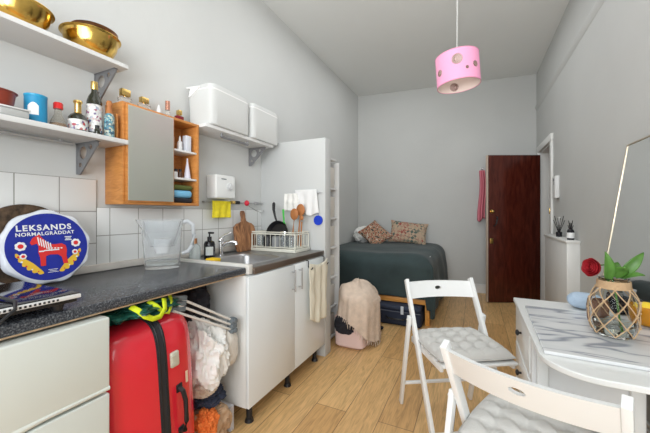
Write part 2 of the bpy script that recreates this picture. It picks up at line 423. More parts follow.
mb = MB(); mb.box(DW-.075,DW-.03,.042,.052,.78,.85,.003); mb.cyl((DW-.052,.05,.815),(DW-.052,.058,.815),.012); dpart(mb,'lock',GOLD)
# boxed-in ledge on right wall
mb = MB(); mb.box(.70,XR,3.215,4.09,0,.93,.002); mb.box(.69,XR,3.205,4.10,.93,.95,.003); struct(mb.build('trim_3', TRIM))

# tiles (object origin left at world zero so the grout sits where it does in the room)
TA = tile_mat('wall_tiles_large', .158, .162, (-.608, -.054, 0))
TB = tile_mat('wall_tiles_small', .1555, .147, (-.989, -.033, 0))
mb = MB(); mb.box(XL,XL+.008,-1.2,.924,.88,1.35,.001); struct(mb.build('trim_4', TA, shift=False))
mb = MB(); mb.box(XL,XL+.007,.926,2.29,.88,1.209,.001); struct(mb.build('trim_5', TB, shift=False))

# ------------------------------------------------------------------ kitchen run
# near worktop
wt = thing('worktop', (-1.43,.4,.84), 'dark speckled laminate worktop running over the cream fridge and red suitcase', 'worktop')
mb = MB(); mb.box(-1.742,-1.13,-.7,1.352,.845,.88,.008,3); mb.build('slab', WORK, wt)
mb = MB(); mb.box(-1.742,-1.137,-.7,1.352,.840,.846); mb.build('underside', WOODEDGE, wt)
mb = MB(); mb.box(-1.742,-1.722,-.7,2.285,.881,.918,.004); tag(mb.build('upstand', mat('upstand_white',(.66,.62,.57),.5,var=.12,vscale=9)), 'scuffed white upstand strip where worktops meet the wall tiles', 'upstand')
mb = MB(); mb.box(-1.721,-1.115,1.354,1.388,.84,.893,.004); tag(mb.build('joint_strip', mat('strip_white',(.72,.70,.66),.5,var=.08,vscale=15)), 'white strip joining the speckled worktop to the sink worktop', 'strip')
# sink worktop with a real hole
SZ = .872
sw = thing('sink_worktop', (-1.42,1.83,SZ-.037), 'grey worktop with brown metallic edge carrying the steel sink', 'worktop')
bx0,bx1,by0,by1 = -1.575,-1.2,1.44,1.86
mb = MB()
for q in ((-1.742,bx0,1.389,2.286),(bx1,-1.125,1.389,2.286),(bx0,bx1,1.389,by0),(bx0,bx1,by1,2.286)): mb.box(*q,SZ-.035,SZ)
mb.build('slab', WORKG, sw, smooth=False)
mb = MB(); mb.box(-1.125,-1.105,1.389,2.287,SZ-.037,SZ+.002,.006); mb.build('front_edge', DARKEDGE, sw)
snk = thing('sink', (-1.39,1.65,SZ), 'oval-cornered stainless steel sink bowl set in the grey worktop', 'sink')
def rrect(cx,cy,hx,hy,e,n=48):
    out=[]
    for k in range(n):
        a=2*PI*k/n; c_,s_=math.cos(a),math.sin(a)
        out.append((cx+hx*math.copysign(abs(c_)**e,c_), cy+hy*math.copysign(abs(s_)**e,s_)))
    return out
def rings(mb, specs, n=48, capend=True):
    rows=[]
    for (cx,cy,hx,hy,e,z) in specs: rows.append([mb.bm.verts.new((x,y,z)) for x,y in rrect(cx,cy,hx,hy,e,n)])
    for a,b_ in zip(rows,rows[1:]):
        for k in range(n): mb.bm.faces.new((a[k],a[(k+1)%n],b_[(k+1)%n],b_[k]))
    if capend: mb.bm.faces.new(rows[-1])
    return mb
cx,cy=(bx0+bx1)/2,(by0+by1)/2
mb = MB(); rings(mb,[(cx,cy,.205,.228,.28,SZ+.001),(cx,cy,.203,.226,.28,SZ+.004),(cx,cy,.178,.20,.35,SZ+.003),(cx,cy,.170,.19,.4,SZ-.01),(cx,cy,.160,.18,.45,SZ-.12),(cx,cy,.13,.15,.5,SZ-.14)]); mb.build('bowl', STEEL, snk)
mb = MB(); mb.cyl((cx,cy,SZ-.139),(cx,cy,SZ-.136),.035); mb.build('drain', CHROME, snk)
# faucet
fa = thing('faucet', (-1.62,1.66,SZ), 'chrome mixer tap with upright lever behind the sink', 'tap')
mb = MB(); mb.cyl((-1.62,1.66,SZ),(-1.62,1.66,SZ+.012),.028); mb.cyl((-1.62,1.66,SZ+.012),(-1.62,1.66,SZ+.11),.018); mb.sph((-1.62,1.66,SZ+.115),.0215); mb.build('body', CHROME, fa)
mb = MB(); mb.tube([(-1.62,1.66,SZ+.07),(-1.585,1.68,SZ+.098),(-1.545,1.70,SZ+.105),(-1.525,1.71,SZ+.098),(-1.520,1.712,SZ+.082)],[.014,.013,.012,.012,.012],14); mb.build('spout', CHROME, fa)
mb = MB(); mb.tube([(-1.62,1.66,SZ+.125),(-1.605,1.69,SZ+.15),(-1.59,1.735,SZ+.165)],[.011,.008,.007],10); mb.build('lever', CHROME, fa)

# cupboard under the sink
cb = thing('sink_cupboard', (-1.42,1.81,0), 'white two-door kitchen cupboard under the sink on black legs', 'cupboard')
mb = MB(); mb.box(-1.70,-1.122,1.338,1.356,.11,.834,.001); mb.box(-1.70,-1.122,2.268,2.286,.11,.834,.001); mb.box(-1.70,-1.122,1.356,2.268,.11,.128); mb.box(-1.70,-1.69,1.356,2.268,.128,.834); mb.box(-1.16,-1.122,1.356,2.268,.79,.834)
mb.build('carcass', WHITE, cb)
for y0,y1,hy in ((1.336,1.818,1.775),(1.822,2.286,1.865)):
    mb = MB(); mb.box(-1.119,-1.10,y0,y1,.113,.829,.002); d = mb.build('door', mat('cupboard_white',(.83,.87,.89),.28,coat=.2), cb)
    mb = MB(); mb.cyl((-1.072,hy,.655),(-1.072,hy,.80),.0055); 
    for z in (.67,.785): mb.cyl((-1.099,hy,z),(-1.072,hy,z),.0045)
    mb.build('handle', STEEL, d)
for x,y in ((-1.15,1.40),(-1.15,2.2),(-1.62,1.40),(-1.62,2.2),(-1.15,1.80)):
    mb = MB(); mb.cyl((x,y,.015),(x,y,.11),.017); mb.cyl((x,y,0),(x,y,.02),.026,.02); mb.cyl((x,y,.09),(x,y,.11),.03); mb.build('leg', BLACK, cb)
# tall end panel
mb = MB(); mb.box(-1.75,-1.10,2.292,2.40,0,1.80,.003); tag(mb.build('end_panel', mat('panel_white',(.56,.57,.565),.6)), 'tall white boxed panel standing at the end of the sink run', 'panel')
# shelf tower behind
st = thing('shelf_tower', (-1.45,2.58,0), 'narrow white open shelf unit behind the tall end panel', 'shelves')
mb = MB(); mb.box(-1.745,-1.175,2.415,2.433,0,1.70); mb.box(-1.745,-1.165,2.725,2.745,0,1.66); mb.box(-1.745,-1.735,2.433,2.725,0,1.66); mb.build('frame', WHITEM, st, smooth=False)
zs = [.02+.275*k for k in range(7)]
for z in zs: mb = MB(); mb.box(-1.735,-1.185,2.434,2.724,z,z+.018,.001); mb.build('shelf', WHITEM, st)
for k,z in enumerate(zs[:-1]):
    mb = MB(); mb.box(-1.72,-1.20,2.445,2.715,z+.0185,z+.215,.012,3)
    tag(mb.build('storage_bin', mat('bin_beige',(.66,.63,.58),.9,bump=.2,bscale=90)), ['pale fabric bin on the %s shelf of the narrow tower' % q for q in ('lowest','second lowest','third lowest','fourth','fifth','topmost filled')][k], 'storage bin', 'fabric bins in the shelf tower')

# fridge
fg = thing('fridge', (-1.40,.32,0), 'cream under-counter fridge with two doors at the left edge', 'fridge')
mb = MB(); mb.box(-1.68,-1.165,.03,.622,.03,.825,.004); mb.build('cabinet', CREAM, fg)
mb = MB(); mb.box(-1.16,-1.10,.028,.625,.594,.832,.006,3); d = mb.build('door', CREAM, fg)
def scoop(u,v):   # moulded finger pull along the bottom of the upper door
    y = .03+.594*u; k = .5-.5*math.cos(min(1,max(0,(y-.16)/.30))*2*PI) if .16<y<.46 else 0
    a = PI*v
    return Vector((-1.1005+.003*math.sin(a), y, .592-.004*(1-v)+.010*v-.014*k*(1-v)))
mb = MB(); mb.grid(scoop,50,10); mb.build('grip', CREAM, d)
mb = MB(); mb.box(-1.16,-1.10,.028,.625,.05,.578,.006,3); mb.build('door', CREAM, fg)
mb = MB(); mb.box(-1.66,-1.18,.05,.60,.0,.03); mb.build('plinth', BLACK, fg)

# portable hob with cable
hb = thing('portable_hob', (-1.30,.30,.88), 'black glass hob with slotted silver front edge on the worktop corner', 'hob')
mb = MB(); mb.box(-1.49,-1.118,.02,.545,.925,.931,.002); mb.build('glass_top', BLACKG, hb)
mb = MB(); mb.box(-1.485,-1.122,.025,.54,.903,.925,.003); mb.build('body', BLACK, hb)
mb = MB(); mb.box(-1.120,-1.110,.02,.545,.916,.928,.002); mb.build('trim_strip', mat('silver_trim',(.8,.8,.8),.3), hb)
mb = MB()
for k in range(44): mb.box(-1.111,-1.1085,.03+k*.0105,.035+k*.0105,.919,.925)
mb.build('slots', BLACK, hb, smooth=False)
for x in (-1.15,-1.45):
    for y in (.07,.50): mb = MB(); mb.cyl((x,y,.8805),(x,y,.904),.012,.02); mb.build('foot', BLACK, hb)
mb = MB(); mb.tube([(-1.40,.30,.936),(-1.33,.36,.936),(-1.24,.395,.940),(-1.14,.40,.936),(-1.096,.385,.925),(-1.085,.345,.895),(-1.10,.30,.888),(-1.11,.22,.888)],.0045,8)
tag(mb.build('power_cable', BLACK), 'black cable looped over the front of the glass hob', 'cable')

# crispbread packets leaning on the tiles
def disc_frame(c, r_, tilt):
    # local x along +Y of room... facing +X, leaning back
    return Matrix.Translation(c) @ Matrix.Rotation(-tilt, 4, 'Y') @ Matrix(((0,0,1,0),(1,0,0,0),(0,1,0,0),(0,0,0,1)))
MD = disc_frame((-1.625,.672,1.037), .155, R(9)) @ Matrix.Scale(.955,4)
pk = thing('crispbread_packet', (-1.61,.672,.88), 'round blue packet of crispbread printed with a red horse, leaning on tiles', 'packet')
mb = MB(); mb.lathe([(0,-.028),(.10,-.028),(.150,-.026),(.162,-.012),(.163,.006),(.158,.018),(.151,.0215),(0,.022)],seg=72,M=MD)
for v_ in mb.bm.verts:
    l = MD.inverted() @ v_.co; rr = math.hypot(l.x,l.y)
    if rr > .157: 
        a = math.atan2(l.y,l.x); k = 1+.025*math.sin(a*9)+.02*noise.noise(Vector((a*4,0,3))); l.x*=k; l.y*=k; v_.co = MD @ l
mb.build('wrapper', WRAPM, pk)
mb = MB(); mb.lathe([(0,.0225),(.146,.0225),(.1462,.0215)],seg=72,M=MD); pr_ = mb.build('printed_label', BLUE, pk)
def T(x,y,z=.0232,rot=0,s=1): return MD @ Matrix.Translation((x,y,z)) @ Matrix.Rotation(rot,4,'Z') @ Matrix.Scale(s,4)
text('LEKSANDS', .034, PWHITE, pk, T(-.012,.083,.0235,R(1)), 'lettering', .0009, 1.06)
text('NORMALGRÄDDAT', .021, PWHITE, pk, T(-.008,.057,.0235,R(1)), 'lettering', .0004, 1.02)
HS=1.28; HORSE=[(-.048,.030),(-.040,.046),(-.030,.052),(-.024,.060),(-.019,.050),(-.008,.036),(.004,.022),(.020,.020),(.038,.022),(.050,.014),(.053,-.002),(.050,-.022),(.054,-.050),(.040,-.050),(.036,-.026),(.026,-.016),(.004,-.014),(-.008,-.018),(-.010,-.050),(-.024,-.050),(-.024,-.022),(-.028,-.004),(-.026,.016),(-.030,.026),(-.044,.022)]
mb = MB(); mb.prism([(x*HS,y*HS) for x,y in HORSE],.0006,T(-.006,-.018)); mb.build('horse', PRED, pk, smooth=False)
mb = MB()
for k in range(6): mb.box(-.023+.006*k,-.020+.006*k,.022-.005*k,.050-.005*k,0,.0009,M=T(-.006,-.018,.0238,R(6),HS))
for k in range(5): mb.box(-.002+.009*k,.003+.009*k,.006,.010,0,.0009,M=T(-.006,-.018,.0238,R(-4),HS))
mb.box(-.012,.030,-.001,.003,0,.0009,M=T(-.006,-.018,.0238,0,HS)); mb.box(-.026,-.012,-.003,.001,0,.0009,M=T(-.006,-.018,.0238,0,HS))
mb.build('saddle_stripes', PWHITE, pk, smooth=False)
for sgn in (-1,1):
    inn=[];outr=[]
    for k in range(31):
        t_=k/30; a=(R(-170)+t_*R(66)) if sgn<0 else (R(-10)-t_*R(66))
        w=.004+.016*math.sin(PI*min(1,(1-t_)**.8))**.8*(1 if t_<.98 else .5); rc=.116-.012*math.sin(PI*t_)
        inn.append(((rc-w*.7)*math.cos(a),(rc-w*.7)*math.sin(a))); ro=rc+w*(.45+.45*abs(math.sin(t_*PI*6)))
        outr.append((ro*math.cos(a),ro*math.sin(a)))
    mb = MB(); mb.prism(outr+inn[::-1],.0005,T(0,0,.0232)); gr=mb.build('garland', PYEL, pk, smooth=False)
    for k in range(5):
        a=(R(-162)+k*R(12)) if sgn<0 else (R(-18)-k*R(12))
        mb = MB(); mb.lathe([(0,.0012),(.0045-.0005*k,.001)],M=T(.113*math.cos(a),.113*math.sin(a),.0236),seg=10); mb.build('dot', (PRED,PWHITE)[k%2], gr)
    for (fx,fy,fr_) in ((.098,.008,.019),(.092,-.034,.012)):
        mb = MB()
        for q in range(7): a=2*PI*q/7; mb.lathe([(0,.0012),(fr_*.42,.001)],M=T(sgn*fx+fr_*.6*math.cos(a),fy+fr_*.6*math.sin(a),.0236),seg=14)
        fl = mb.build('flower', PWHITE, pk)
        mb = MB(); mb.lathe([(0,.002),(fr_*.5,.0018),(fr_*.5,.001)],M=T(sgn*fx,fy,.0236),seg=16); mb.build('flower_centre', PRED, fl)
mb = MB()
for k,(w_,y_) in enumerate(((.026,.038),(.020,.031),(.026,.024))): mb.box(.070-w_/2,.070+w_/2,y_-.002,y_+.002,0,.0008,M=T(0,0,.0235))
for k,w_ in enumerate((.034,.026,.038)): mb.box(.005-w_/2,.005+w_/2,-.102-.006*k,-.100-.006*k,0,.0008,M=T(0,0,.0235))
mb.build('small_print', PWHITE, pk, smooth=False)
MD2 = disc_frame((-1.695,.628,1.050), .155, R(7))
p2 = thing('crispbread_packet', (-1.69,.60,.88), 'brown round crispbread packet mostly hidden behind the blue printed one', 'packet')
mb = MB(); mb.lathe([(0,-.015),(.15,-.015),(.165,-.008),(.167,.008),(.155,.016),(0,.016)],seg=64,M=MD2); mb.build('bread', BREAD, p2)
mb = MB(); mb.lathe([(.1672,-.006),(.1685,0),(.1672,.008)],seg=64,M=MD2); mb.build('wrapper', WRAPM, p2)

# filter jug
jx,jy=-1.53,1.14
jg = thing('filter_jug', (jx,jy,.88), 'clear plastic water filter jug with white handle on the worktop', 'jug')
mb = MB(); e=.7
def jr(z,hx,hy,o=0): return (jx+o*.0,jy-o*.0,hx,hy,.8,z)
Mj = Matrix.Translation((jx,jy,0)) @ Matrix.Rotation(R(50),4,'Z')
def jring(mb, specs, cap0=True, cap1=False, n=48):
    rows=[]
    for (hx,hy,z,sp_) in specs:
        row=[]
        for k in range(n):
            a=2*PI*k/n; x=hx*math.copysign(abs(math.cos(a))**.75,math.cos(a)); y=hy*math.copysign(abs(math.sin(a))**.75,math.sin(a))
            if sp_ and math.cos(a)<-.80: x-=sp_*(abs(math.cos(a))-.8)/.2
            row.append(mb.bm.verts.new(Mj @ Vector((x,y,z))))
        rows.append(row)
    for a,b_ in zip(rows,rows[1:]):
        for k in range(n): mb.bm.faces.new((a[k],a[(k+1)%n],b_[(k+1)%n],b_[k]))
    if cap0: mb.bm.faces.new(rows[0][::-1])
    if cap1: mb.bm.faces.new(rows[-1])
    return mb
mb = MB(); jring(mb,[(.082,.055,.882,0),(.086,.058,.89,0),(.092,.062,1.0,0),(.098,.066,1.10,.006),(.104,.069,1.145,.026),(.101,.066,1.145,.024),(.094,.062,1.09,0),(.084,.056,.94,0),(.078,.051,.90,0)]); mb.build('body', JUGM, jg)
mb = MB(); jring(mb,[(.06,.045,1.0,0),(.085,.056,1.06,0),(.093,.061,1.135,0),(.088,.056,1.135,0),(.07,.048,1.06,0),(.052,.038,1.01,0)]); mb.build('funnel', mat('funnel_plastic',(.93,.95,.96),.15,trans=.88,ior=1.05), jg)
mb = MB(); jring(mb,[(.035,.035,.965,0),(.042,.04,1.0,0),(.042,.04,1.04,0),(.02,.02,1.045,0)],True,True); mb.build('filter_cartridge', WHITEM, jg)
mb = MB(); jring(mb,[(.0765,.050,.9015,0),(.080,.053,.925,0)],True,True); mb.build('water', WATER, jg)
mb = MB(); mb.tube([Mj@Vector(p) for p in ((.098,0,1.125),(.125,0,1.135),(.150,0,1.115),(.157,0,1.06),(.150,0,1.0),(.125,0,.965),(.094,0,.955))],[.012,.012,.012,.011,.011,.011,.011],12); mb.build('handle', mat('jug_handle',(.72,.74,.77),.3,trans=.35,ior=1.2), jg)

# soap bottles & sponge
b1 = thing('lotion_bottle', (-1.60,1.44,SZ), 'clear ribbed bottle with copper cap standing left of the black soap', 'bottle')
bx,by=-1.615,1.432
mb = MB(); mb.lathe([(0,.003),(.03,.003),(.034,.008),(.034,.085),(.028,.10),(.013,.11),(.012,.118)],(bx,by,SZ),24); mb.build('body', mat('frosted',(.75,.82,.82),.25,trans=.5), b1)
mb = MB(); mb.cyl((bx,by,SZ+.112),(bx,by,SZ+.145),.014); mb.build('cap', COPPER, b1)
bx,by=-1.59,1.53
b1 = thing('soap_dispenser', (bx,by,SZ), 'black pump soap dispenser with white label beside the sink', 'bottle')
mb = MB(); mb.lathe([(0,.001),(.033,.001),(.036,.006),(.036,.10),(.030,.118),(.014,.125),(.013,.135)],(bx,by,SZ),24); mb.build('body', BLACKG, b1)
mb = MB(); mb.cyl((bx,by,SZ+.13),(bx,by,SZ+.150),.014); mb.cyl((bx,by,SZ+.15),(bx,by,SZ+.172),.005); mb.box(bx-.008,bx+.035,by-.008,by+.008,SZ+.17,SZ+.182,.003); mb.build('pump', BLACK, b1)
mb = MB()
mb.grid(lambda u,v: Vector((bx+.0366*math.cos(R(-85+80*u)), by+.0366*math.sin(R(-85+80*u)), SZ+.03+.055*v)),12,2); mb.build('label', LABELM if False else mat('soap_label',(.62,.65,.63),.6), b1)
mb = MB(); mb.box(-1.485,-1.415,1.365+.03,1.455,SZ+.004,SZ+.030,.006,3,None); sp_=mb.build('sponge', SPONGE); tag(sp_, 'yellow sponge lying at the near rim of the sink', 'sponge')

# chopping board with handle leaning on the tiles
MC = Matrix.Translation((-1.665,1.99,SZ)) @ Matrix.Rotation(R(-9),4,'Y') @ Matrix(((0,0,1,0),(1,0,0,0),(0,1,0,0),(0,0,0,1)))
out=[]
prof=[(-.115,.012),(-.125,.05),(-.125,.16),(-.118,.20),(-.09,.222),(-.05,.232),(-.026,.245),(-.020,.27),(-.024,.31),(-.014,.328),(.014,.328),(.024,.31),(.020,.27),(.026,.245),(.05,.232),(.09,.222),(.118,.20),(.125,.16),(.125,.05),(.115,.012),(.10,.0),(-.10,.0)]
mb = MB(); mb.prism(prof,.018,MC); 
o=mb.build('chopping_board', BOARDW); tag(o,'brown olive-wood chopping board with a neck handle leaning behind the tap','chopping board')
md=o.modifiers.new('b','BEVEL'); md.width=.003; md.segments=2

# dish rack
rk = thing('dish_rack', (-1.42,2.15,SZ), 'cream wire dish rack on its tray at the end of the sink worktop', 'dish rack')
rx0,rx1,ry0,ry1=-1.66,-1.225,2.03,2.265
CW = mat('cream_wire',(.78,.77,.68),.4)
mb = MB(); mb.box(rx0,rx1,ry0,ry1,SZ+.001,SZ+.012,.004); mb.box(rx0,rx1,ry0,ry0+.006,SZ+.008,SZ+.026,.002); mb.box(rx0,rx1,ry1-.006,ry1,SZ+.008,SZ+.026,.002); mb.box(rx1-.006,rx1,ry0,ry1,SZ+.008,SZ+.026,.002); mb.box(rx0,rx0+.006,ry0,ry1,SZ+.008,SZ+.026,.002); mb.build('tray', CW, rk)
mb = MB(); g=.012
for z,rr in ((SZ+.035,.0035),(SZ+.14,.005),(SZ+.155,.004)):
    mb.tube([(rx0+g,ry0+g,z),(rx1-g,ry0+g,z),(rx1-g,ry1-g,z),(rx0+g,ry1-g,z)],rr,8,True)
for k in range(10):
    x=rx0+g+(rx1-rx0-2*g)*k/9
    for y in (ry0+g,ry1-g): mb.cyl((x,y,SZ+.012),(x,y,SZ+.14),.0022 if k%9 else .005,seg=8)
for k in range(1,6):
    y=ry0+g+(ry1-ry0-2*g)*k/6
    for x in (rx0+g,rx1-g): mb.cyl((x,y,SZ+.03),(x,y,SZ+.14),.0022,seg=8)
for k in range(20):
    x=rx0+g+(rx1-rx0-2*g)*k/19; mb.cyl((x,ry0+g,SZ+.035),(x,ry1-g,SZ+.035),.0018,seg=6)
mb.build('wire_basket', CW, rk)
# glasses in the rack
GL = mat('tumbler_glass',(.80,.84,.86),.05,trans=.85,ior=1.2)
gp=[(-1.60,2.085),(-1.36,2.085),(-1.29,2.085),(-1.60,2.20)]
gl_l=['clear tumbler upside down at the near left corner of the rack','clear tumbler upside down in the near row of the rack, second from its right end','clear tumbler upside down at the near right corner of the rack','clear tumbler upside down at the back left of the rack']
proto=None
for (x,y),lb in zip(gp,gl_l):
    if proto is None:
        mb = MB(); mb.lathe([(.030,.002),(.033,.002),(.028,.09),(0,.092),(0,.086),(.025,.084),(.030,.004)],(x,y,SZ+.0375),24); proto=o=mb.build('tumbler',GL); base=(x,y)
    else: o=proto.copy(); COL.objects.link(o); o.location.x+=x-base[0]; o.location.y+=y-base[1]
    tag(o,lb,'glass','glasses drying in the rack')
for k,(x,y,lb) in enumerate(((-1.52,2.085,'black mug upside down in the near row of the dish rack'),(-1.44,2.085,'grey mug upside down in the near row of the dish rack'))):
    t=thing('mug',(x,y,SZ+.0375),lb,'mug'); m_=(BLACK,mat('grey_mug',(.25,.26,.27),.3))[k]
    mb=MB(); mb.lathe([(.033,.0),(.036,.0),(.035,.07),(.030,.082),(0,.083),(0,.078),(.029,.076),(.033,.004)],(x,y,SZ+.0375),28); mb.build('cup',m_,t)
    mb=MB(); mb.tube([(x+.034,y-.005,SZ+.055),(x+.055,y-.008,SZ+.062),(x+.060,y-.008,SZ+.08),(x+.055,y-.008,SZ+.098),(x+.034,y-.005,SZ+.105)],.0045,8); mb.build('handle',m_,t)
# frying pan upright in the rack
pn = thing('frying_pan', (-1.50,2.13,SZ+.04), 'black frying pan standing on edge in the rack, handle up', 'pan')
Mp = Matrix.Translation((-1.455,2.15,1.005)) @ Matrix.Rotation(R(80),4,'X') @ Matrix.Rotation(R(4),4,'Z')
mb = MB(); mb.lathe([(0,.0),(.085,.0),(.105,.035),(.108,.035),(.088,-.004),(0,-.004)],seg=40,M=Mp); mb.build('pan_body', BLACK, pn)
mb = MB(); mb.tube([Mp@Vector(p) for p in ((-.01,.104,.03),(-.02,.15,.045),(-.03,.20,.05),(-.035,.25,.045),(-.036,.262,.043))],[.008,.009,.012,.014,.008],10); mb.build('handle', BLACK, pn)
# cutlery cup with brush & wooden utensils
cc = thing('cutlery_cup',(-1.36,2.19,SZ+.04),'dark grey utensil cup at the back of the dish rack','cup')
mb = MB(); mb.lathe([(0,.001),(.042,.001),(.046,.12),(.042,.12),(.038,.006),(0,.005)],(-1.42,2.19,SZ+.0375),24); o=mb.build('cup', mat('dark_cup',(.05,.055,.06),.4), cc)
mb = MB(); mb.lathe([(.0465,.085),(.0475,.09),(.0475,.118),(.0465,.12)],(-1.42,2.19,SZ+.0375),24); mb.build('rim_band', CHROME, cc)
mb = MB(); mb.tube([(-1.425,2.19,.93),(-1.43,2.185,1.10),(-1.435,2.18,1.21)],[.006,.006,.009],8); mb.sph((-1.432,2.182,1.08),.018,(1,1,1.6)); tag(mb.build('dish_brush',GREENB),'green dish brush standing in the utensil cup','brush')
for k,(x,y,tx,tz,w,lb) in enumerate(((-1.335,2.16,-1.315,1.19,.038,'wooden cooking spoon with oval head, leftmost of those in the rack'),(-1.315,2.21,-1.285,1.225,.040,'darker wooden spatula leaning right at the back of the rack'),(-1.26,2.17,-1.25,1.16,.016,'slim wooden handled utensil at the right end of the rack'))):
    s_ = thing('wooden_utensil',(x,y,SZ+.04),lb,'spoon','wooden utensils in the dish rack')
    mb = MB(); mb.tube([(x,y,SZ+.04),((x+tx)/2,y,1.05),(tx,y,tz-.05)],.006,8); mb.build('handle',SPOONW,s_)
    mb = MB(); mb.sph((tx,y,tz-.02),w,(1,.3,1.25)); mb.build('head',SPOONW,s_)
# cloths hung on the end panel + blue disc
def hang(name, x0,x1,yw,ztop,zbot,m,lb,cat,amp=.012,seed=0,axis='x',skew=0,out=.02,taper=.0,group=None):
    def f(u,v):
        w = x0+(x1-x0)*(.5+(u-.5)*(1-taper*(1-v)))+skew*v
        d = out+amp*math.sin(u*17+seed+v*2)*(.3+v)*.8+amp*.8*noise.noise(Vector((u*4,v*3,seed)))
        z = ztop+(zbot-ztop)*v*(1+.10*noise.noise(Vector((u*2.5,seed,1))))
        return Vector((w, yw-d, z)) if axis=='x' else Vector((yw+d, w, z))
    mb = MB(); mb.grid(f,40,26); o=mb.build(name,m,solid=.006); tag(o,lb,cat,group); return o
hang('tea_towel',-1.49,-1.32,2.292,1.345,1.20,WCLOTH,'white crumpled cloth hanging on the end panel above the rack, left one','cloth',.010,1,skew=.02,out=.045,taper=.3)
hang('tea_towel',-1.37,-1.165,2.292,1.375,1.17,mat('white_cloth_bright',(.82,.82,.82),.9,bump=.2,bscale=35),'smooth white tea towel hanging on the end panel above the blue disc','cloth',.008,4,skew=.02,out=.028)
mb = MB(); mb.box(-1.19,-1.125,2.272,2.292,1.345,1.353,.002); mb.cyl((-1.165,2.262,1.342),(-1.165,2.292,1.342),.006); tag(mb.build('wall_hook',STEEL),'small metal hook at the top right of the smooth white tea towel','hook')
mb = MB(); mb.cyl((-1.158,2.275,1.12),(-1.158,2.285,1.12),.04,seg=32); mb.lathe([(.006,0),(.008,.002),(.010,0)],seg=12,M=Matrix.Translation((-1.158,2.274,1.145))@Matrix.Rotation(R(90),4,'X'))
mb.cyl((-1.158,2.28,1.155),(-1.160,2.28,1.20),.0015,seg=6); tag(mb.build('hanging_disc',NAVYD),'round blue disc hanging on the end panel under the white tea towel','disc')
# towel with hooks on the cupboard doors
def towel(u,v):
    y=1.965+.30*u+(.02*noise.noise(Vector((u*3,v*2,5))));
    sag=.025*math.sin(PI*u)*(1-v)
    z=.815-sag-(.375+.09*math.sin(u*2.2+.3))*v if u<2 else 0
    return Vector((-1.066+.012*math.sin(u*17+2*noise.noise(Vector((u*3,v,8))))*(.35+.65*v)+.008*noise.noise(Vector((u*5,v*4,2))),y,z))
mb = MB(); mb.grid(towel,70,30); tw=mb.build('towel',TOWELM,solid=.005); tag(tw,'cream tea towel hung from two black hooks on the cupboard door','towel')
for y,lb in ((1.985,'black over-door hook holding the left end of the cream towel'),(2.245,'black over-door hook holding the right end of the cream towel')):
    mb = MB(); mb.tube([(-1.108,y,.831),(-1.094,y,.834),(-1.088,y,.828),(-1.088,y,.79),(-1.080,y,.775),(-1.062,y,.77),(-1.05,y,.785)],.0042,8); tag(mb.build('towel_hook',BLACK),lb,'hook')

# ------------------------------------------------------------------ water heater, rail, yellow cloth
wh = thing('water_heater',(-1.70,1.75,1.285),'white wall-mounted water heater with round dial over the tiles','water heater')
mb = MB(); mb.box(-1.75,-1.65,1.65,1.85,1.285,1.46,.014,4); mb.build('casing',WHITE,wh)
mb = MB(); mb.cyl((-1.651,1.785,1.375),(-1.642,1.785,1.375),.028,seg=28); mb.cyl((-1.642,1.785,1.375),(-1.632,1.785,1.375),.019,seg=28); mb.build('dial',mat('dial_grey',(.66,.67,.68),.3),wh)
mb = MB(); mb.box(-1.6495,-1.6485,1.70,1.75,1.425,1.432); mb.build('badge',GREYP,wh,smooth=False)
rl = thing('utensil_rail',(-1.72,1.95,1.265),'steel hanging rail with clips on the wall right of the heater','rail')
mb = MB(); mb.cyl((-1.715,1.60,1.262),(-1.715,2.27,1.262),.0055); 
for y in (1.62,2.22): mb.cyl((-1.75,y,1.262),(-1.715,y,1.262),.007)
mb.build('bar',STEEL,rl)
for y,m_ in ((1.94,BLACK),(2.18,STEEL),(1.885,GOLD)): mb = MB(); mb.box(-1.725,-1.700,y-.02,y+.02,1.25,1.276,.005); mb.build('clip',m_,rl)
mb = MB(); mb.sph((-1.705,2.045,1.262),.024,(.7,1,1)); mb.sph((-1.697,2.045,1.262),.014,(1,1,1)); tag(mb.build('timer',mat('timer_red',(.65,.02,.05),.4)),'small round red kitchen timer clipped on the rail','timer')
mb = MB(); mb.tube([(-1.712,2.06,1.245),(-1.70,2.15,1.205),(-1.70,2.24,1.18)],.004,8); mb.tube([(-1.70,2.24,1.18),(-1.70,2.26,1.19),(-1.70,2.265,1.205)],.004,8); tag(mb.build('tongs',CHROME),'thin steel tongs slanting down from the rail','tongs')
hang('cleaning_cloth',1.665,1.845,-1.712,1.270,1.145,YELLOW,'bright yellow cleaning cloth folded over the rail under the heater','cloth',.004,2,axis='y',out=.012)

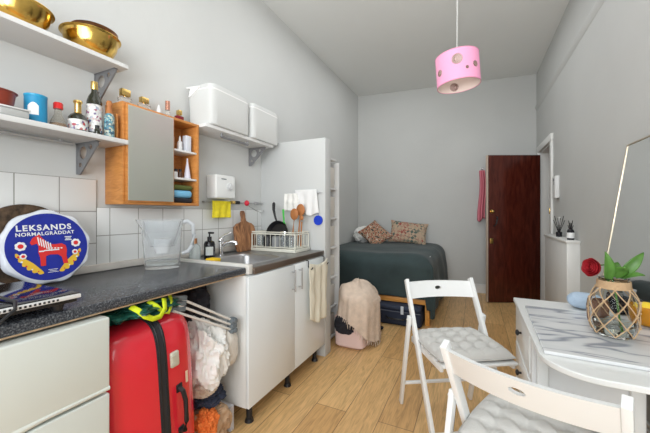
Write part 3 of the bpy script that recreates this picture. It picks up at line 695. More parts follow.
# ------------------------------------------------------------------ wall shelves and brackets
def bracket(y,z,lb,xw=XL+.001,h=.15,a=.17):
    # triangular pressed-steel bracket with round cut-outs, in the x-z plane
    import itertools
    me=bmesh.new()
    P=[(0,0),(a,0),(a,-.018),(.022,-h),(0,-h)]
    cu=bpy.data.curves.new('c','CURVE'); cu.dimensions='2D'; cu.fill_mode='BOTH'; cu.extrude=.0035
    def poly(pts):
        s_=cu.splines.new('POLY'); s_.points.add(len(pts)-1); s_.use_cyclic_u=True
        for q,(x,w) in zip(s_.points,pts): q.co=(x,w,0,1)
    poly(P)
    for (cx_,cy_,rr) in ((.050,-.046,.031),(.112,-.024,.013),(.026,-.105,.012)): poly([(cx_+rr*math.cos(2*PI*k/20),cy_+rr*math.sin(2*PI*k/20)) for k in range(20)])
    t=bpy.data.objects.new('t',cu); COL.objects.link(t); bpy.context.view_layer.update()
    m_=bpy.data.meshes.new_from_object(t.evaluated_get(bpy.context.evaluated_depsgraph_get())); bpy.data.objects.remove(t)
    m_.transform(Matrix(((1,0,0,0),(0,0,-1,0),(0,1,0,0),(0,0,0,1))))
    b2=bmesh.new(); b2.from_mesh(m_)
    for q in ((0,.003,-.009,.009,-h,0),(0,a,-.009,.009,-.003,0)):
        g_=bmesh.ops.create_cube(b2,size=1); bmesh.ops.transform(b2,matrix=Matrix.Translation(((q[0]+q[1])/2,(q[2]+q[3])/2,(q[4]+q[5])/2))@Matrix.Diagonal((q[1]-q[0],q[3]-q[2],q[5]-q[4],1)),verts=g_['verts'])
    b2.to_mesh(m_); b2.free(); m_.materials.clear(); m_.materials.append(BRACKET)
    o=bpy.data.objects.new('shelf_bracket',m_); COL.objects.link(o); o.location=(xw,y,z); tag(o,lb,'bracket','grey shelf brackets'); return o
def shelf(y0,y1,z0,z1,lb,depth=.21):
    mb = MB(); mb.box(XL+.001,XL+depth,y0,y1,z0,z1,.002); o=mb.build('wall_shelf',WHITEM); tag(o,lb,'shelf','white wall shelves'); return o
UZ=1.91; LZ=1.54
shelf(-.6,.962,UZ-.02,UZ,'upper white wall shelf on the left carrying the brass bowls')
shelf(-.6,.962,LZ-.022,LZ,'lower white wall shelf on the left carrying bottles and the blue tub')
shelf(1.455,2.19,1.735,1.757,'white wall shelf right of the mirror cabinet carrying two white bins')
bracket(.925,UZ-.0205,'grey triangular bracket under the brass bowl shelf')
bracket(.845,LZ-.0225,'grey triangular bracket under the bottle shelf')
bracket(2.13,1.7345,'grey triangular bracket under the white bin shelf')
mb = MB(); mb.cyl((-1.70,-.2,LZ-.036),(-1.70,.80,LZ-.036),.008); 
for y in (-.15,.3,.75): mb.cyl((-1.70,y,LZ-.036),(-1.70,y,LZ-.0225),.005)
tag(mb.build('under_shelf_rail',mat('dull_rail',(.5,.5,.5),.4,.5)),'thin grey rail fixed under the bottle shelf','rail')
mb = MB(); mb.cyl((-1.575,1.62,1.708),(-1.575,1.90,1.708),.009); mb.cyl((-1.575,1.625,1.708),(-1.575,1.625,1.735),.007); mb.cyl((-1.575,1.895,1.708),(-1.575,1.895,1.735),.007)
tag(mb.build('grab_rail',BRACKET),'steel bar handle fixed under the white bin shelf','rail')

# brass bowls
def bowl(name,c,r,h,m,lb,foot=.45,sc=(1,1)):
    mb = MB(); prof=[(0,0),(r*foot,0),(r*.72,h*.18),(r*.90,h*.55),(r*.97,h*.93),(r*1.06,h*.985),(r*1.06,h),(r*.95,h),(r*.87,h*.55),(r*.68,h*.21),(0,h*.06)]
    mb.lathe(prof,c,56,sc); o=mb.build(name,m); return tag(o,lb,'bowl')
bowl('brass_bowl',(-1.635,.575,UZ+.001),.112,.085,BRASS,'shiny brass bowl at the left end of the upper shelf',.6)
bowl('brass_bowl',(-1.630,.842,UZ+.001),.112,.10,BRASS,'large shiny brass bowl by the bracket end of the upper shelf',.5)
mb=MB(); mb.lathe([(0,.08),(.045,.082),(.078,.105),(.090,.135),(.094,.138),(.088,.14),(.06,.11),(0,.10)],(-1.640,.862,UZ+.001),40); tag(mb.build('copper_bowl',mat('brown_copper',(.32,.16,.09),.3,.9)),'smaller brown metal bowl nested inside the right brass bowl','bowl')
# lower shelf items
o=bowl('wooden_bowl',(-1.62,.505,LZ+.012),.065,.085,REDB,'red-brown glossy bowl at the far left of the bottle shelf',.4)
mb=MB(); mb.cyl((-1.62,.505,LZ+.001),(-1.62,.505,LZ+.013),.03); mb.build('foot_ring',REDB,o)
o.location.z=LZ+.012
tb=thing('salt_tub',(-1.62,.63,LZ),'tall blue card tub with white mark on the bottle shelf','tub')
mb=MB(); mb.cyl((-1.62,.632,LZ+.001),(-1.62,.632,LZ+.118),.036,seg=36); mb.build('tub',BLUETUB,tb)
mb=MB(); mb.lathe([(.0362,.112),(.0372,.114),(.0372,.120),(.033,.122),(0,.119)],(-1.62,.632,LZ),36); mb.build('lid',mat('blue_lid',(.03,.36,.62),.3),tb)
mb=MB(); mb.grid(lambda u,v: Vector((-1.62+.0365*math.cos(R(-62+55*u)),.632+.0365*math.sin(R(-62+55*u)),LZ+.035+(.035+.015*math.sin(3*u))*v)),10,2); mb.build('white_mark',PWHITE,tb)
mb=MB(); mb.box(-1.58,-1.545,.50,.585,LZ+.001,LZ+.030,.006,3); o=mb.build('clear_container',mat('grey_tray',(.62,.63,.62),.25,trans=.3)); tag(o,'low translucent grey container in front of the blue tub','container')
mb=MB(); mb.box(-1.583,-1.542,.497,.588,LZ+.030,LZ+.036,.002); mb.build('lid',mat('grey_tray_lid',(.7,.7,.7),.3),o)
def bottle(name,c,prof,m,lb,parts,seg=28):
    t=thing(name,c,lb,'bottle'); mb=MB(); mb.lathe(prof,c,seg); mb.build('body',m,t)
    for (n_,p_,m2) in parts: mb=MB(); mb.lathe(p_,c,seg); mb.build(n_,m2,t)
    return t
def lab(r,z0,z1): return [(r,z0),(r+.0006,z0+.0005),(r+.0006,z1-.0005),(r,z1)]
bottle('soy_bottle',(-1.62,.708,LZ+.001),[(0,0),(.030,0),(.031,.01),(.026,.035),(.014,.062),(.012,.085),(.012,.09)],mat('soy_glass',(.75,.72,.65),.05,trans=.85,ior=1.2),'small clear soy bottle with a red cap',
       [('liquid',[(0,.003),(.0285,.003),(.029,.01),(.026,.024),(0,.0245)],mat('amber_liquid',(.35,.17,.05),.2)),('cap',[(0,.115),(.014,.115),(.017,.110),(.017,.088),(0,.088)],mat('red_cap',(.65,.02,.02),.3))])
bottle('balsamic_bottle',(-1.62,.782,LZ+.001),[(0,0),(.032,0),(.036,.006),(.036,.068),(.028,.082),(.012,.09),(.012,.10)],OILG,'squat dark bottle with tall gold cap and floral label',
       [('label',lab(.0362,.012,.058),LABELM),('cap',[(0,.148),(.016,.148),(.018,.140),(.013,.132),(.0135,.092),(.016,.09),(0,.09)],GOLD)])
bottle('oil_bottle',(-1.63,.855,LZ+.001),[(0,0),(.029,0),(.031,.005),(.031,.165),(.024,.19),(.013,.21),(.012,.232)],OILG,'tall dark green oil bottle with gold top and floral label',
       [('label',lab(.0312,.02,.15),LABELM),('cap',[(0,.262),(.014,.262),(.015,.232),(.013,.225),(0,.225)],GOLD)])
bottle('spice_jar',(-1.568,.835,LZ+.001),[(0,0),(.010,0),(.011,.003),(.011,.025),(.008,.03)],OILG,'tiny dark vial standing in front of the tall oil bottle',[('cap',[(0,.043),(.009,.043),(.009,.03),(0,.03)],BLACK)])
bottle('pepper_mill',(-1.60,.905,LZ+.001),[(0,0),(.021,0),(.022,.004),(.022,.105),(.016,.12),(0,.121)],TEALPAT,'blue patterned mill with wooden top at the end of the bottle shelf',[('top',[(0,.185),(.010,.183),(.014,.17),(.010,.155),(.013,.14),(.014,.121),(0,.12)],SPOONW)])
mb=MB(); mb.box(-1.70,-1.60,.938,.950,LZ+.001,LZ+.135,.005,3); tag(mb.build('small_board',PINE),'small orange wooden board upright at the end of the bottle shelf','board')

# ------------------------------------------------------------------ mirror cabinet
mc = thing('mirror_cabinet',(-1.67,1.21,1.225),'pine bathroom cabinet with mirror door and open side shelves','cabinet')
X0,X1,Y0,Y1,Z0,Z1,YD=XL+.001,-1.60,.968,1.452,1.225,1.748,1.255
mb=MB(); t_=.016
mb.box(X0,X1,Y0,Y0+t_,Z0,Z1,.002); mb.box(X0,X1,Y1-t_,Y1,Z0,Z1,.002); mb.box(X0,X1,Y0+t_,Y1-t_,Z1-t_,Z1,.002); mb.box(X0,X1,Y0+t_,Y1-t_,Z0,Z0+t_,.002); mb.box(X0,X1,YD-.008,YD+.008,Z0+t_,Z1-t_,.001); mb.build('carcass',PINE,mc)
mb=MB(); mb.box(X0,X0+.006,Y0+t_,Y1-t_,Z0+t_,Z1-t_); mb.build('back_panel',PINEIN,mc)
mb=MB(); mb.box(X1+.001,X1+.013,Y0+.012,YD+.002,Z0+.014,Z1-.010,.001); dr=mb.build('door',PINE,mc)
mb=MB(); mb.box(X1+.0131,X1+.0165,Y0+.019,YD-.004,Z0+.020,Z1-.016,.0008); mb.build('mirror',MIRROR,dr,smooth=False)
for z in (1.565,1.395): mb=MB(); mb.box(X0+.006,X1-.004,YD+.008,Y1-t_,z-.012,z,.001); mb.build('shelf',WHITEM,mc)
mb=MB(); mb.box(X1+.0005,X1+.004,YD+.03,YD+.035,1.3,1.3005); mb.bm.free()
# things inside
CI=mat('pale_bottle',(.78,.79,.80),.3)
def small(name,c,prof,m,lb,parts=(),cat='bottle'):
    t=bottle(name,c,prof,m,lb,parts,20); t['category']=cat; return t
small('dropper_bottle',(-1.635,1.335,1.566),[(0,0),(.014,0),(.015,.003),(.015,.05),(.007,.058)],CI,'small white bottle with pointed top on the upper cabinet shelf',[('nozzle',[(.007,.058),(.006,.075),(.002,.09),(0,.09)],CI)])
mb=MB(); mb.box(-1.65,-1.615,1.365,1.405,1.566,1.665,.004); tag(mb.build('lotion_carton',mat('pale_lilac_card',(.68,.70,.76),.5)),'pale upright carton on the upper shelf of the mirror cabinet','carton')
small('balm_tube',(-1.66,1.30,1.566),[(0,0),(.013,0),(.013,.08),(0,.081)],mat('beige_tube',(.75,.6,.5),.4),'beige tube beside the mirror on the upper cabinet shelf',[('cap',[(.0132,.0),(.0137,.02),(.013,.021)],COPPER)])
small('cream_jar',(-1.64,1.295,1.396),[(0,0),(.022,0),(.023,.003),(.023,.034),(0,.035)],CI,'round white cream jar on the middle cabinet shelf',[('lid',[(.024,.035),(.024,.050),(0,.0505),(0,.035)],BLACKG)],'jar')
small('serum_bottle',(-1.64,1.342,1.396),[(0,0),(.011,0),(.012,.003),(.012,.035),(.007,.04)],mat('brown_glass',(.10,.04,.02),.1),'small brown bottle in the middle of the middle cabinet shelf',[('cap',[(.008,.04),(.008,.055),(0,.055)],BLACK)])
small('spray_nozzle_bottle',(-1.64,1.395,1.396),[(0,0),(.020,0),(.021,.003),(.015,.05),(.006,.10),(.004,.13),(0,.131)],mat('lilac_white',(.72,.70,.80),.35),'white cone-shaped bottle on the middle cabinet shelf')
for z,h,m_,lb in ((1.242,.030,BLKCLOTH,'folded black towel at the bottom of the cabinet stack'),(1.273,.048,BLUET,'folded light blue towel in the middle of the cabinet stack'),(1.322,.030,GREENT,'folded olive green towel on top of the cabinet stack')):
    mb=MB(); mb.box(-1.735,-1.612,1.275,1.415,z,z+h,h*.42,4); tag(mb.build('folded_towel',m_),lb,'towel','folded towels in the mirror cabinet')
# on top
TZ=Z1+.001
def perfume(y,w,h,ch,m,capm,lb,x=-1.665,caps=.6):
    t=thing('perfume_bottle',(x,y,TZ),lb,'bottle')
    mb=MB(); mb.box(x-.016,x+.016,y-w/2,y+w/2,TZ,TZ+h,.006,3); mb.build('body',m,t)
    mb=MB(); mb.cyl((x,y,TZ+h),(x,y,TZ+h+.006),.008); mb.build('collar',GOLD,t)
    mb=MB(); mb.box(x-.014,x+.014,y-w*caps/2,y+w*caps/2,TZ+h+.006,TZ+h+.006+ch,.003); mb.build('cap',capm,t)
PG=mat('perfume_glass',(.90,.88,.84),.05,trans=.8,ior=1.25)
perfume(1.02,.062,.042,.036,PG,GOLD,'clear perfume bottle with wide gold cap, first from the left on the cabinet',caps=.75)
perfume(1.125,.062,.040,.030,PG,GOLD,'clear perfume bottle with brown-gold cap, second on the cabinet',caps=.7)
small('roll_on',(-1.65,1.205,TZ),[(0,0),(.014,0),(.012,.03),(.004,.058),(0,.06)],CI,'small white pointed bottle in the middle of the cabinet top',[('band',[(.0145,.002),(.0145,.012),(.0135,.0125)],BLACK)])
small('mist_bottle',(-1.65,1.262,TZ),[(0,0),(.012,0),(.013,.003),(.013,.05)],PG,'slim bottle with tall rose gold cap on the cabinet top',[('cap',[(.0135,.045),(.0135,.098),(0,.0985)],mat('rose_gold',(.75,.38,.28),.25,.9))])
perfume(1.355,.05,.038,.03,mat('ruby_glass',(.20,.01,.02),.08),GOLD,'dark ruby perfume bottle with gold cap at the right of the cabinet top',caps=.5)

# ------------------------------------------------------------------ white bins on the shelf
def bin_(y0,y1,lb,flap):
    t=thing('storage_box',(-1.64,(y0+y1)/2,1.758),lb,'storage box','white lidded storage boxes on the high shelf')
    mb=MB(); x0,x1=XL+.006,-1.515
    rows=[]
    cx_,cy_=(x0+x1)/2,(y0+y1)/2; hx,hy=(x1-x0)/2,(y1-y0)/2
    rings(mb,[(cx_,cy_,hx*.93,hy*.94,.22,1.758),(cx_,cy_,hx*.97,hy*.975,.22,1.764),(cx_,cy_,hx*.985,hy*.985,.25,1.90),(cx_,cy_,hx,hy,.25,1.99),(cx_,cy_,hx*.985,hy*.985,.27,2.012),(cx_,cy_,hx*.93,hy*.95,.3,2.026),(cx_,cy_,hx*.6,hy*.7,.4,2.032)])
    mb.bm.faces.new([v for v in list(mb.bm.verts)[:48]][::-1]); mb.build('body',FABW,t)
    mb=MB(); rings(mb,[(cx_,cy_,hx*.995,hy*.995,.25,1.985),(cx_,cy_,hx*1.003,hy*1.002,.25,1.99),(cx_,cy_,hx*1.003,hy*1.002,.25,1.992),(cx_,cy_,hx*.995,hy*.995,.25,1.997)],capend=False); mb.build('lid_seam',LID,t)
    for k in (-1,1):
        mb=MB(); mb.box(x1-.012,x1-.0045,cy_+k*.09-.035,cy_+k*.09+.035,1.772,1.780,.002); mb.build('slot',GREYP,t)
    if flap:
        mb=MB(); M_=Matrix.Translation((x0+.08,y0+.004,2.005))@Matrix.Rotation(R(90),4,'X')
        mb.prism([(-.075,.018),(.05,.005),(.045,-.003),(-.04,-.055),(-.052,-.05),(-.03,.0),(-.068,.006)],.012,M_); mb.build('strap',LID,t)
bin_(1.475,1.865,'left of the two white lidded boxes on the high shelf',True)
bin_(1.885,2.245,'right of the two white lidded boxes on the high shelf',False)

# ------------------------------------------------------------------ under the worktop
sc = thing('suitcase',(-1.36,.83,0),'glossy red hard-shell suitcase standing under the speckled worktop','suitcase')
def sbox(mb,x0,x1,y0,y1,z0,z1,r0,M):
    cx_,cz_=(x0+x1)/2,(z0+z1)/2; hx,hz=(x1-x0)/2,(z1-z0)/2
    rows=[]
    n=64; ys=[(y0,.0),(y1,1.0)]
    return
Ms = Matrix.Translation((-1.36,.872,0)) @ Matrix.Rotation(R(3.5),4,'X')
def shell(name,ya,yb,inner,outer_sign,m):
    # cross-section in x-z is a rounded rectangle; the shell bulges in y
    mb=MB(); n=72; rows=[]
    for (k,y) in inner:
        row=[]
        for q in range(n):
            a=2*PI*q/n; hx,hz=.235*k[0]+k[1],.37*k[0]+k[1]; c_,s_=math.cos(a),math.sin(a)
            row.append(mb.bm.verts.new(Ms@Vector((hx*math.copysign(abs(c_)**.34,c_),y,.385+hz*math.copysign(abs(s_)**.30,s_)))))
        rows.append(row)
    for a,b_ in zip(rows,rows[1:]):
        for q in range(n): mb.bm.faces.new((a[q],a[(q+1)%n],b_[(q+1)%n],b_[q]))
    mb.bm.faces.new(rows[0]); mb.bm.faces.new(rows[-1]); return mb.build(name,m,sc)
shell('shell',0,0,[((1,-.075),-.205),((1,-.045),-.200),((1,-.020),-.180),((1,-.006),-.145),((1,0),-.10),((1,.002),-.022)],1,REDC)
shell('shell',0,0,[((1,.002),.022),((1,0),.07),((1,-.008),.12),((1,-.024),.155),((1,-.050),.182),((1,-.085),.195),((1,-.12),.198)],1,REDC)
z_=shell('zip_band',0,0,[((1,-.004),-.022),((1,.004),-.020),((1,.004),.020),((1,-.004),.022)],1,ZIP)
mb=MB()
for yy in (-.012,.012):
    pts=[]
    for q in range(64):
        a=2*PI*q/64; c_,s_=math.cos(a),math.sin(a); pts.append(Ms@Vector((.2405*math.copysign(abs(c_)**.34,c_),yy,.385+.3755*math.copysign(abs(s_)**.30,s_))))
    mb.tube(pts,.0035,6,True)
mb.build('piping',BLACK,z_)
mb=MB(); mb.tube([Ms@Vector(p) for p in ((.232,.070,.44),(.258,.070,.43),(.266,.074,.39),(.266,.074,.30),(.258,.070,.26),(.232,.070,.25))],.010,10); mb.box(.228,.240,.055,.085,.42,.455,.004,2,Ms); mb.box(.228,.240,.055,.085,.235,.27,.004,2,Ms); mb.build('carry_handle',BLACK,sc)
mb=MB(); mb.box(.232,.248,.032,.072,.54,.605,.008,3,Ms); mb.box(.247,.251,.030,.050,.552,.560,.001,1,Ms); mb.box(.247,.251,.030,.050,.584,.592,.001,1,Ms); mb.build('latch',mat('latch_beige',(.62,.60,.50),.35,.2),sc)
mb=MB(); mb.box(.2345,.2365,.125,.138,.50,.555,.001,1,Ms@Matrix.Translation((0,0,0))); mb.bm.free()
mb=MB(); mb.box(.2335,.236,.105,.116,.44,.49,.0005,1,Ms); mb.build('sticker',mat('sticker_cream',(.75,.55,.40),.6),sc)
for yy in (-.12,.09):
    for xx in (-.17,.17): mb=MB(); mb.cyl((-1.36+xx-.012,.872+yy,.0255),(-1.36+xx+.012,.872+yy,.0255),.025); mb.build('wheel',BLACK,sc)

# green bag with neon straps on top of the suitcase
gb=thing('shopping_bag',(-1.33,.80,.77),'dark green crumpled bag with neon yellow strap on top of the red suitcase','bag')
mb=heap((-1.34,.80,.797),(.20,.155,.035),.25,3.2,4,.8,.772); mb.build('bag_body',TEALB,gb)
mb=MB()
def strap(pts,w,nrm=Vector((1,0,0))):
    pts=[Vector(p) for p in pts]
    for i in range(len(pts)-1): pass
    rows=[]
    for i,p in enumerate(pts):
        t=(pts[min(i+1,len(pts)-1)]-pts[max(i-1,0)]).normalized(); s_=nrm.cross(t).normalized()
        rows.append((mb.bm.verts.new(p+s_*w/2),mb.bm.verts.new(p-s_*w/2)))
    for a,b_ in zip(rows,rows[1:]): mb.bm.faces.new((a[0],a[1],b_[1],b_[0]))
strap([(-1.150,.725,.832),(-1.125,.74,.815),(-1.118,.76,.79),(-1.115,.79,.772),(-1.115,.82,.772),(-1.12,.845,.795),(-1.14,.855,.832)],.020)
mb.build('strap',NEON,gb,solid=.003)
mb=MB()
strap([(-1.16,.80,.832),(-1.135,.815,.815),(-1.13,.84,.785),(-1.13,.87,.772),(-1.15,.90,.80),(-1.17,.905,.83)],.016)
mb.build('strap',NEON,gb,solid=.003)
# black coat / bag behind
mb=heap((-1.46,1.175,.675),(.19,.12,.14),.14,2.0,11,.8); tag(mb.build('black_bag',BLKCLOTH),'black fabric bag stuffed behind the suitcase under the worktop','bag')
# clothes airer
ai=thing('clothes_airer',(-1.25,1.1,.60),'folded clothes airer with white rods and grey plastic joints','airer')
A=Vector((-1.19,.975,.775)); B=Vector((-1.15,1.262,.595))
mb=MB()
for k in range(3):
    off=Vector((.0,.0,-.022*k+.02)); mb.cyl(A+off+Vector((0,-.02*k,0)),B+off+Vector((0,-.006*k,0)),.006,seg=10)
mb.build('rods',mat('rod_white',(.72,.70,.66),.4),ai)
mb=MB()
for k in range(3): mb.bar(A+Vector((-.02,-.045-.004*k,.030-.024*k)),A+Vector((0,.030-.004*k,-.0-.024*k+.018)),.03,.022,bev=.004)
mb.build('joint',GREYP,ai)
mb=MB(); 
for k in range(3): mb.box(B.x-.02,B.x+.02,B.y-.018,B.y+.018,B.z-.045+.026*k,B.z-.022+.026*k,.004)
mb.cyl(B+Vector((.02,.0,-.03)),B+Vector((.028,.0,-.03)),.012); mb.cyl(B+Vector((.02,.0,.02)),B+Vector((.028,.0,.02)),.012); mb.box(B.x-.015,B.x+.016,B.y-.012,B.y+.012,B.z-.045,B.z+.035,.004); mb.build('joint',GREYP,ai)
# clothes heap
mb=heap((-1.27,1.165,.45),(.13,.10,.165),.30,2.1,21,.9); tag(mb.build('white_laundry',WCLOTH),'crumpled white laundry bulging out under the airer','laundry')
mb=heap((-1.18,1.265,.47),(.045,.05,.10),.10,1.4,33,.9); tag(mb.build('off_white_cloth',mat('offwhite_cloth',(.72,.68,.62),.9,bump=.2,bscale=50)),'rounded off-white cloth pressed against the cupboard side','cloth')
mb=heap((-1.28,1.17,.245),(.12,.09,.045),.22,2.2,41,.9); tag(mb.build('dark_garment',mat('dark_blue_garment',(.03,.035,.06),.9,bump=.3,bscale=40)),'dark blue garment squeezed between white laundry and the tan bag','garment')
tg=thing('tote_bag',(-1.29,1.15,0),'tan and orange soft bag on the floor right of the suitcase','bag')
mb=heap((-1.28,1.175,.10),(.14,.10,.10),.16,1.8,52,.75,.001); mb.build('bag_body',TANB,tg)
mb=heap((-1.185,1.12,.15),(.045,.045,.055),.35,2.4,57,.8,.02); mb.build('orange_panel',ORANGE,tg)
mb=heap((-1.25,1.135,.315),(.09,.06,.045),.2,2,63,.9); tag(mb.build('beige_garment',mat('beige_garment',(.60,.50,.40),.95,bump=.4,bscale=40,var=.1)),'beige woollen garment peeking out below the white laundry','garment')
bk_=MB(); bk_.box(-1.30,-1.17,1.275,1.305,.001,.135,.002,1,Matrix.Translation((-.01,.005,0))); o=bk_.build('paper_carton',mat('grey_card',(.62,.62,.66),.6)); tag(o,'small pale carton upright beside the cupboard leg','carton')

# ------------------------------------------------------------------ throw over a pink fabric box
pb=thing('laundry_box',(-.98,2.72,0),'pale pink fabric box half covered by the beige throw','box')
mb=MB(); rings(mb,[(-.985,2.72,.12,.19,.3,.001),(-.985,2.72,.14,.21,.3,.02),(-.985,2.72,.145,.215,.3,.26),(-.985,2.72,.135,.205,.3,.262)]); mb.build('box',PINKBAG,pb)
mb=heap((-1.02,2.58,.20),(.11,.105,.085),.12,2,71,.8,.12); tag(mb.build('black_garment',BLKCLOTH),'black garment showing between the pink box and the throw','garment')
th=thing('throw_blanket',(-.97,2.72,.2),'beige fringed throw heaped over the pink box','blanket')
def throwf(u,v):
    a=2*PI*u; b=v
    low=.175-.135*math.cos(a-R(20))+.02*math.sin(3*a)
    pr0=math.sin(min(b*1.35,1)*PI/2)**.68
    drop=1-math.sqrt(max(0,1-min(1,b*1.02)**2))*.62-.38*(1-b)
    zt=.565-(.565-low)*drop
    n=noise.noise(Vector((math.cos(a)*1.5,math.sin(a)*1.5,b*2+3)))
    fold=.6*math.sin(a*9+b*2.5)+.4*math.sin(a*17+1.3+b)
    rr=pr0*(1+.10*n+.055*fold*b**1.5)
    fl=1+.06*max(0,math.cos(a-R(20)))*b*b
    zt+=.025*n+.014*math.sin(b*9+a*3)*(b*(1-b)*4)
    return Vector((-.962+math.cos(a)*.182*rr*fl, 2.72+math.sin(a)*.255*rr*fl, max(zt,.012)))
mb=MB(); mb.grid(throwf,120,36,True); mb.build('blanket',THROW,th)
mb=MB()
for k in range(60):
    a=2*PI*k/60; p=throwf(k/60,1.0); L=.03+.02*random.random()
    mb.tube([p,p+Vector((.006*math.cos(a),.006*math.sin(a),-L*.5)),p+Vector((random.uniform(-.006,.006),random.uniform(-.006,.006),-L))],[.004,.0035,.002],6)
for k in range(22):
    t_=k/21; a=R(-25+95*t_); p=throwf((a/(2*PI))%1,.55-.15*t_)
    mb.tube([p,p+Vector((.014,.004,-.012)),p+Vector((.020,.006,-.035))],[.004,.004,.002],6)
f_=mb.build('fringe',THROW,th); f_['kind']='stuff'

# ------------------------------------------------------------------ bed
bd=thing('bed',(-1.08,4.13,0),'low pine-framed bed with a dark green cover in the far corner','bed')
BX0,BX1,BY0,BY1=-1.735,-.42,3.37,4.93; FL=.055
fp = lambda x: YF0+(x-XL)*math.tan(ang)
mb=MB(); mb.box(BX0,BX1,BY0,BY0+.028,.215,.268,.004); mb.box(BX1-.028,BX1,BY0+.028,4.90,.215,.268,.004); mb.box(BX0,BX0+.028,BY0+.028,4.88,.215,.268,.004); mb.build('rail',BEDWOOD,bd)
for x,y in ((BX1-.03,BY0-.001),(BX1-.05,4.80),(BX0,BY0-.001),(BX0,4.80)): mb=MB(); mb.box(x-.012,x+.034,y,y+.06,0,.27,.004); mb.build('leg',BEDWOOD,bd)
mb=MB(); mb.box(BX0+.03,BX1-.03,BY0+.03,4.87,.225,.26); mb.build('slats',PINE,bd,smooth=False)
mb=MB(); mb.box(BX0+.02,BX1-.01,BY0+.02,4.86,.27,.70,.05,4); mb.build('mattress',WHITEM,bd)
def cover(u,v):
    # u across x (overhang on right), v across y (overhang at front)
    W=BX1-BX0; L=4.90-BY0
    su=u*(W+.62); sv=(1-v)*(L+.52)         # arc lengths: from wall to right hem / from far wall to front hem
    rr=.13
    def fold(s,lim):   # returns (horizontal, drop)
        if s<lim-rr: return s,0.
        t=(s-(lim-rr))
        if t<rr*PI/2: a=t/rr; return lim-rr+rr*math.sin(a), rr*(1-math.cos(a))
        return lim, rr+(t-rr*PI/2)
    hx,dx=fold(su,W+.01); hy,dy=fold(sv,L+.02)
    n=noise.noise(Vector((su*2.2,sv*2.2,1))); n2=noise.noise(Vector((su*6,sv*5,7)))
    z=.725-max(dx,dy)-min(dx,dy)*.15+.022*n+.008*n2
    if dx>.02: hx+=.014*math.sin(sv*13)*min(1,dx*3)+.04*n*min(1,dx*3)+FL*min(1,dx*2)*(1-v*0)*min(1,max(0,(L-sv)/L+.15))
    if dy>.06: hy+=.010*math.sin(su*11+1)*min(1,dy*3)+.014*n
    if dx>.06 and dy>.06: hx+=.02; hy+=.02
    front_lim=.285 if dy>dx else .05
    z=max(z,front_lim if dy>.05 and dx<.03 else .10+.03*n)
    return Vector((BX0+.004+hx,4.90-hy,z))
mb=MB(); mb.grid(cover,110,110); tag_=mb.build('cover',GREENF,bd,solid=.008)
# pillows
def pillow(name,w,h,t,m,lb,M):
    def f(sg):
        def g(u,v):
            x=(u-.5)*2; y=(v-.5)*2
            e=(1-abs(x)**2.6)**.5*(1-abs(y)**2.6)**.5 if abs(x)<1 and abs(y)<1 else 0
            pin=1-.10*(1-abs(x)**2)*abs(y)**3; pin2=1-.10*(1-abs(y)**2)*abs(x)**3
            return M@Vector((x*w/2*pin2, sg*t/2*e, y*h/2*pin))
        return g
    mb=MB(); mb.grid(f(1),26,26); mb.grid(f(-1),26,26); bmesh.ops.remove_doubles(mb.bm,verts=mb.bm.verts,dist=.0005)
    o=mb.build(name,m); tag(o,lb,'pillow','patterned pillows on the bed'); return o
pillow('throw_pillow',.42,.36,.13,PIL1,'dark leopard-like patterned pillow tipped on its corner, left on the bed',Matrix.Translation((-1.34,4.52,.865))@Matrix.Rotation(R(-42),4,'X')@Matrix.Rotation(R(10),4,'Z')@Matrix.Rotation(R(38),4,'Y'))
pillow('throw_pillow',.56,.36,.14,PIL2,'beige kilim-patterned pillow upright against the far wall',Matrix.Translation((-.89,4.73,.885))@Matrix.Rotation(R(-26),4,'X')@Matrix.Rotation(R(10),4,'Z')@Matrix.Rotation(R(2),4,'Y'))
mb=heap((-1.58,4.66,.84),(.13,.18,.12),.18,2.4,81,.9); tag(mb.build('bed_linen',WCLOTH),'crumpled white bed linen in the corner behind the left pillow','linen')
mb=heap((-.50,4.86,.69),(.07,.09,.14),.2,2.5,87,.9); mb.bm.free()
# navy suitcase under the bed
nv=thing('soft_suitcase',(-.78,3.40,0),'dark navy soft suitcase lying under the bed','suitcase')
mb=MB(); mb.box(-1.00,-.48,3.25,3.66,.001,.155,.03,4); mb.build('body',NAVY,nv)
mb=MB(); mb.box(-.99,-.49,3.26,3.65,.150,.205,.025,4); mb.build('lid',mat('navy_lid',(.03,.04,.07),.8,bump=.2,bscale=60),nv)
mb=MB(); mb.tube([(-.99,3.248,.148),(-.74,3.246,.148),(-.49,3.248,.148)],.004,6); mb.build('zip',mat('zip_grey',(.10,.11,.14),.4),nv)
mb=MB(); mb.tube([(-.84,3.249,.085),(-.82,3.225,.08),(-.74,3.218,.078),(-.66,3.225,.08),(-.64,3.249,.085)],.009,8); mb.build('handle',BLACK,nv)
mb=MB(); mb.box(-.685,-.655,3.228,3.232,.13,.215,.002,1,Matrix.Translation((0,0,0))); mb.build('luggage_tag',mat('tag_white',(.6,.65,.72),.5),nv)
mb=heap((-.88,3.06,.021),(.05,.045,.02),.3,3,91,1,.001); tag(mb.build('sock',BLKCLOTH),'dark balled sock on the floor in front of the navy suitcase','sock')
mb=heap((-.845,2.80,.016),(.03,.03,.018),.3,3,93,1,.001); tag(mb.build('cloth_scrap',BLKCLOTH),'small dark cloth scrap on the floor beside the throw','cloth')

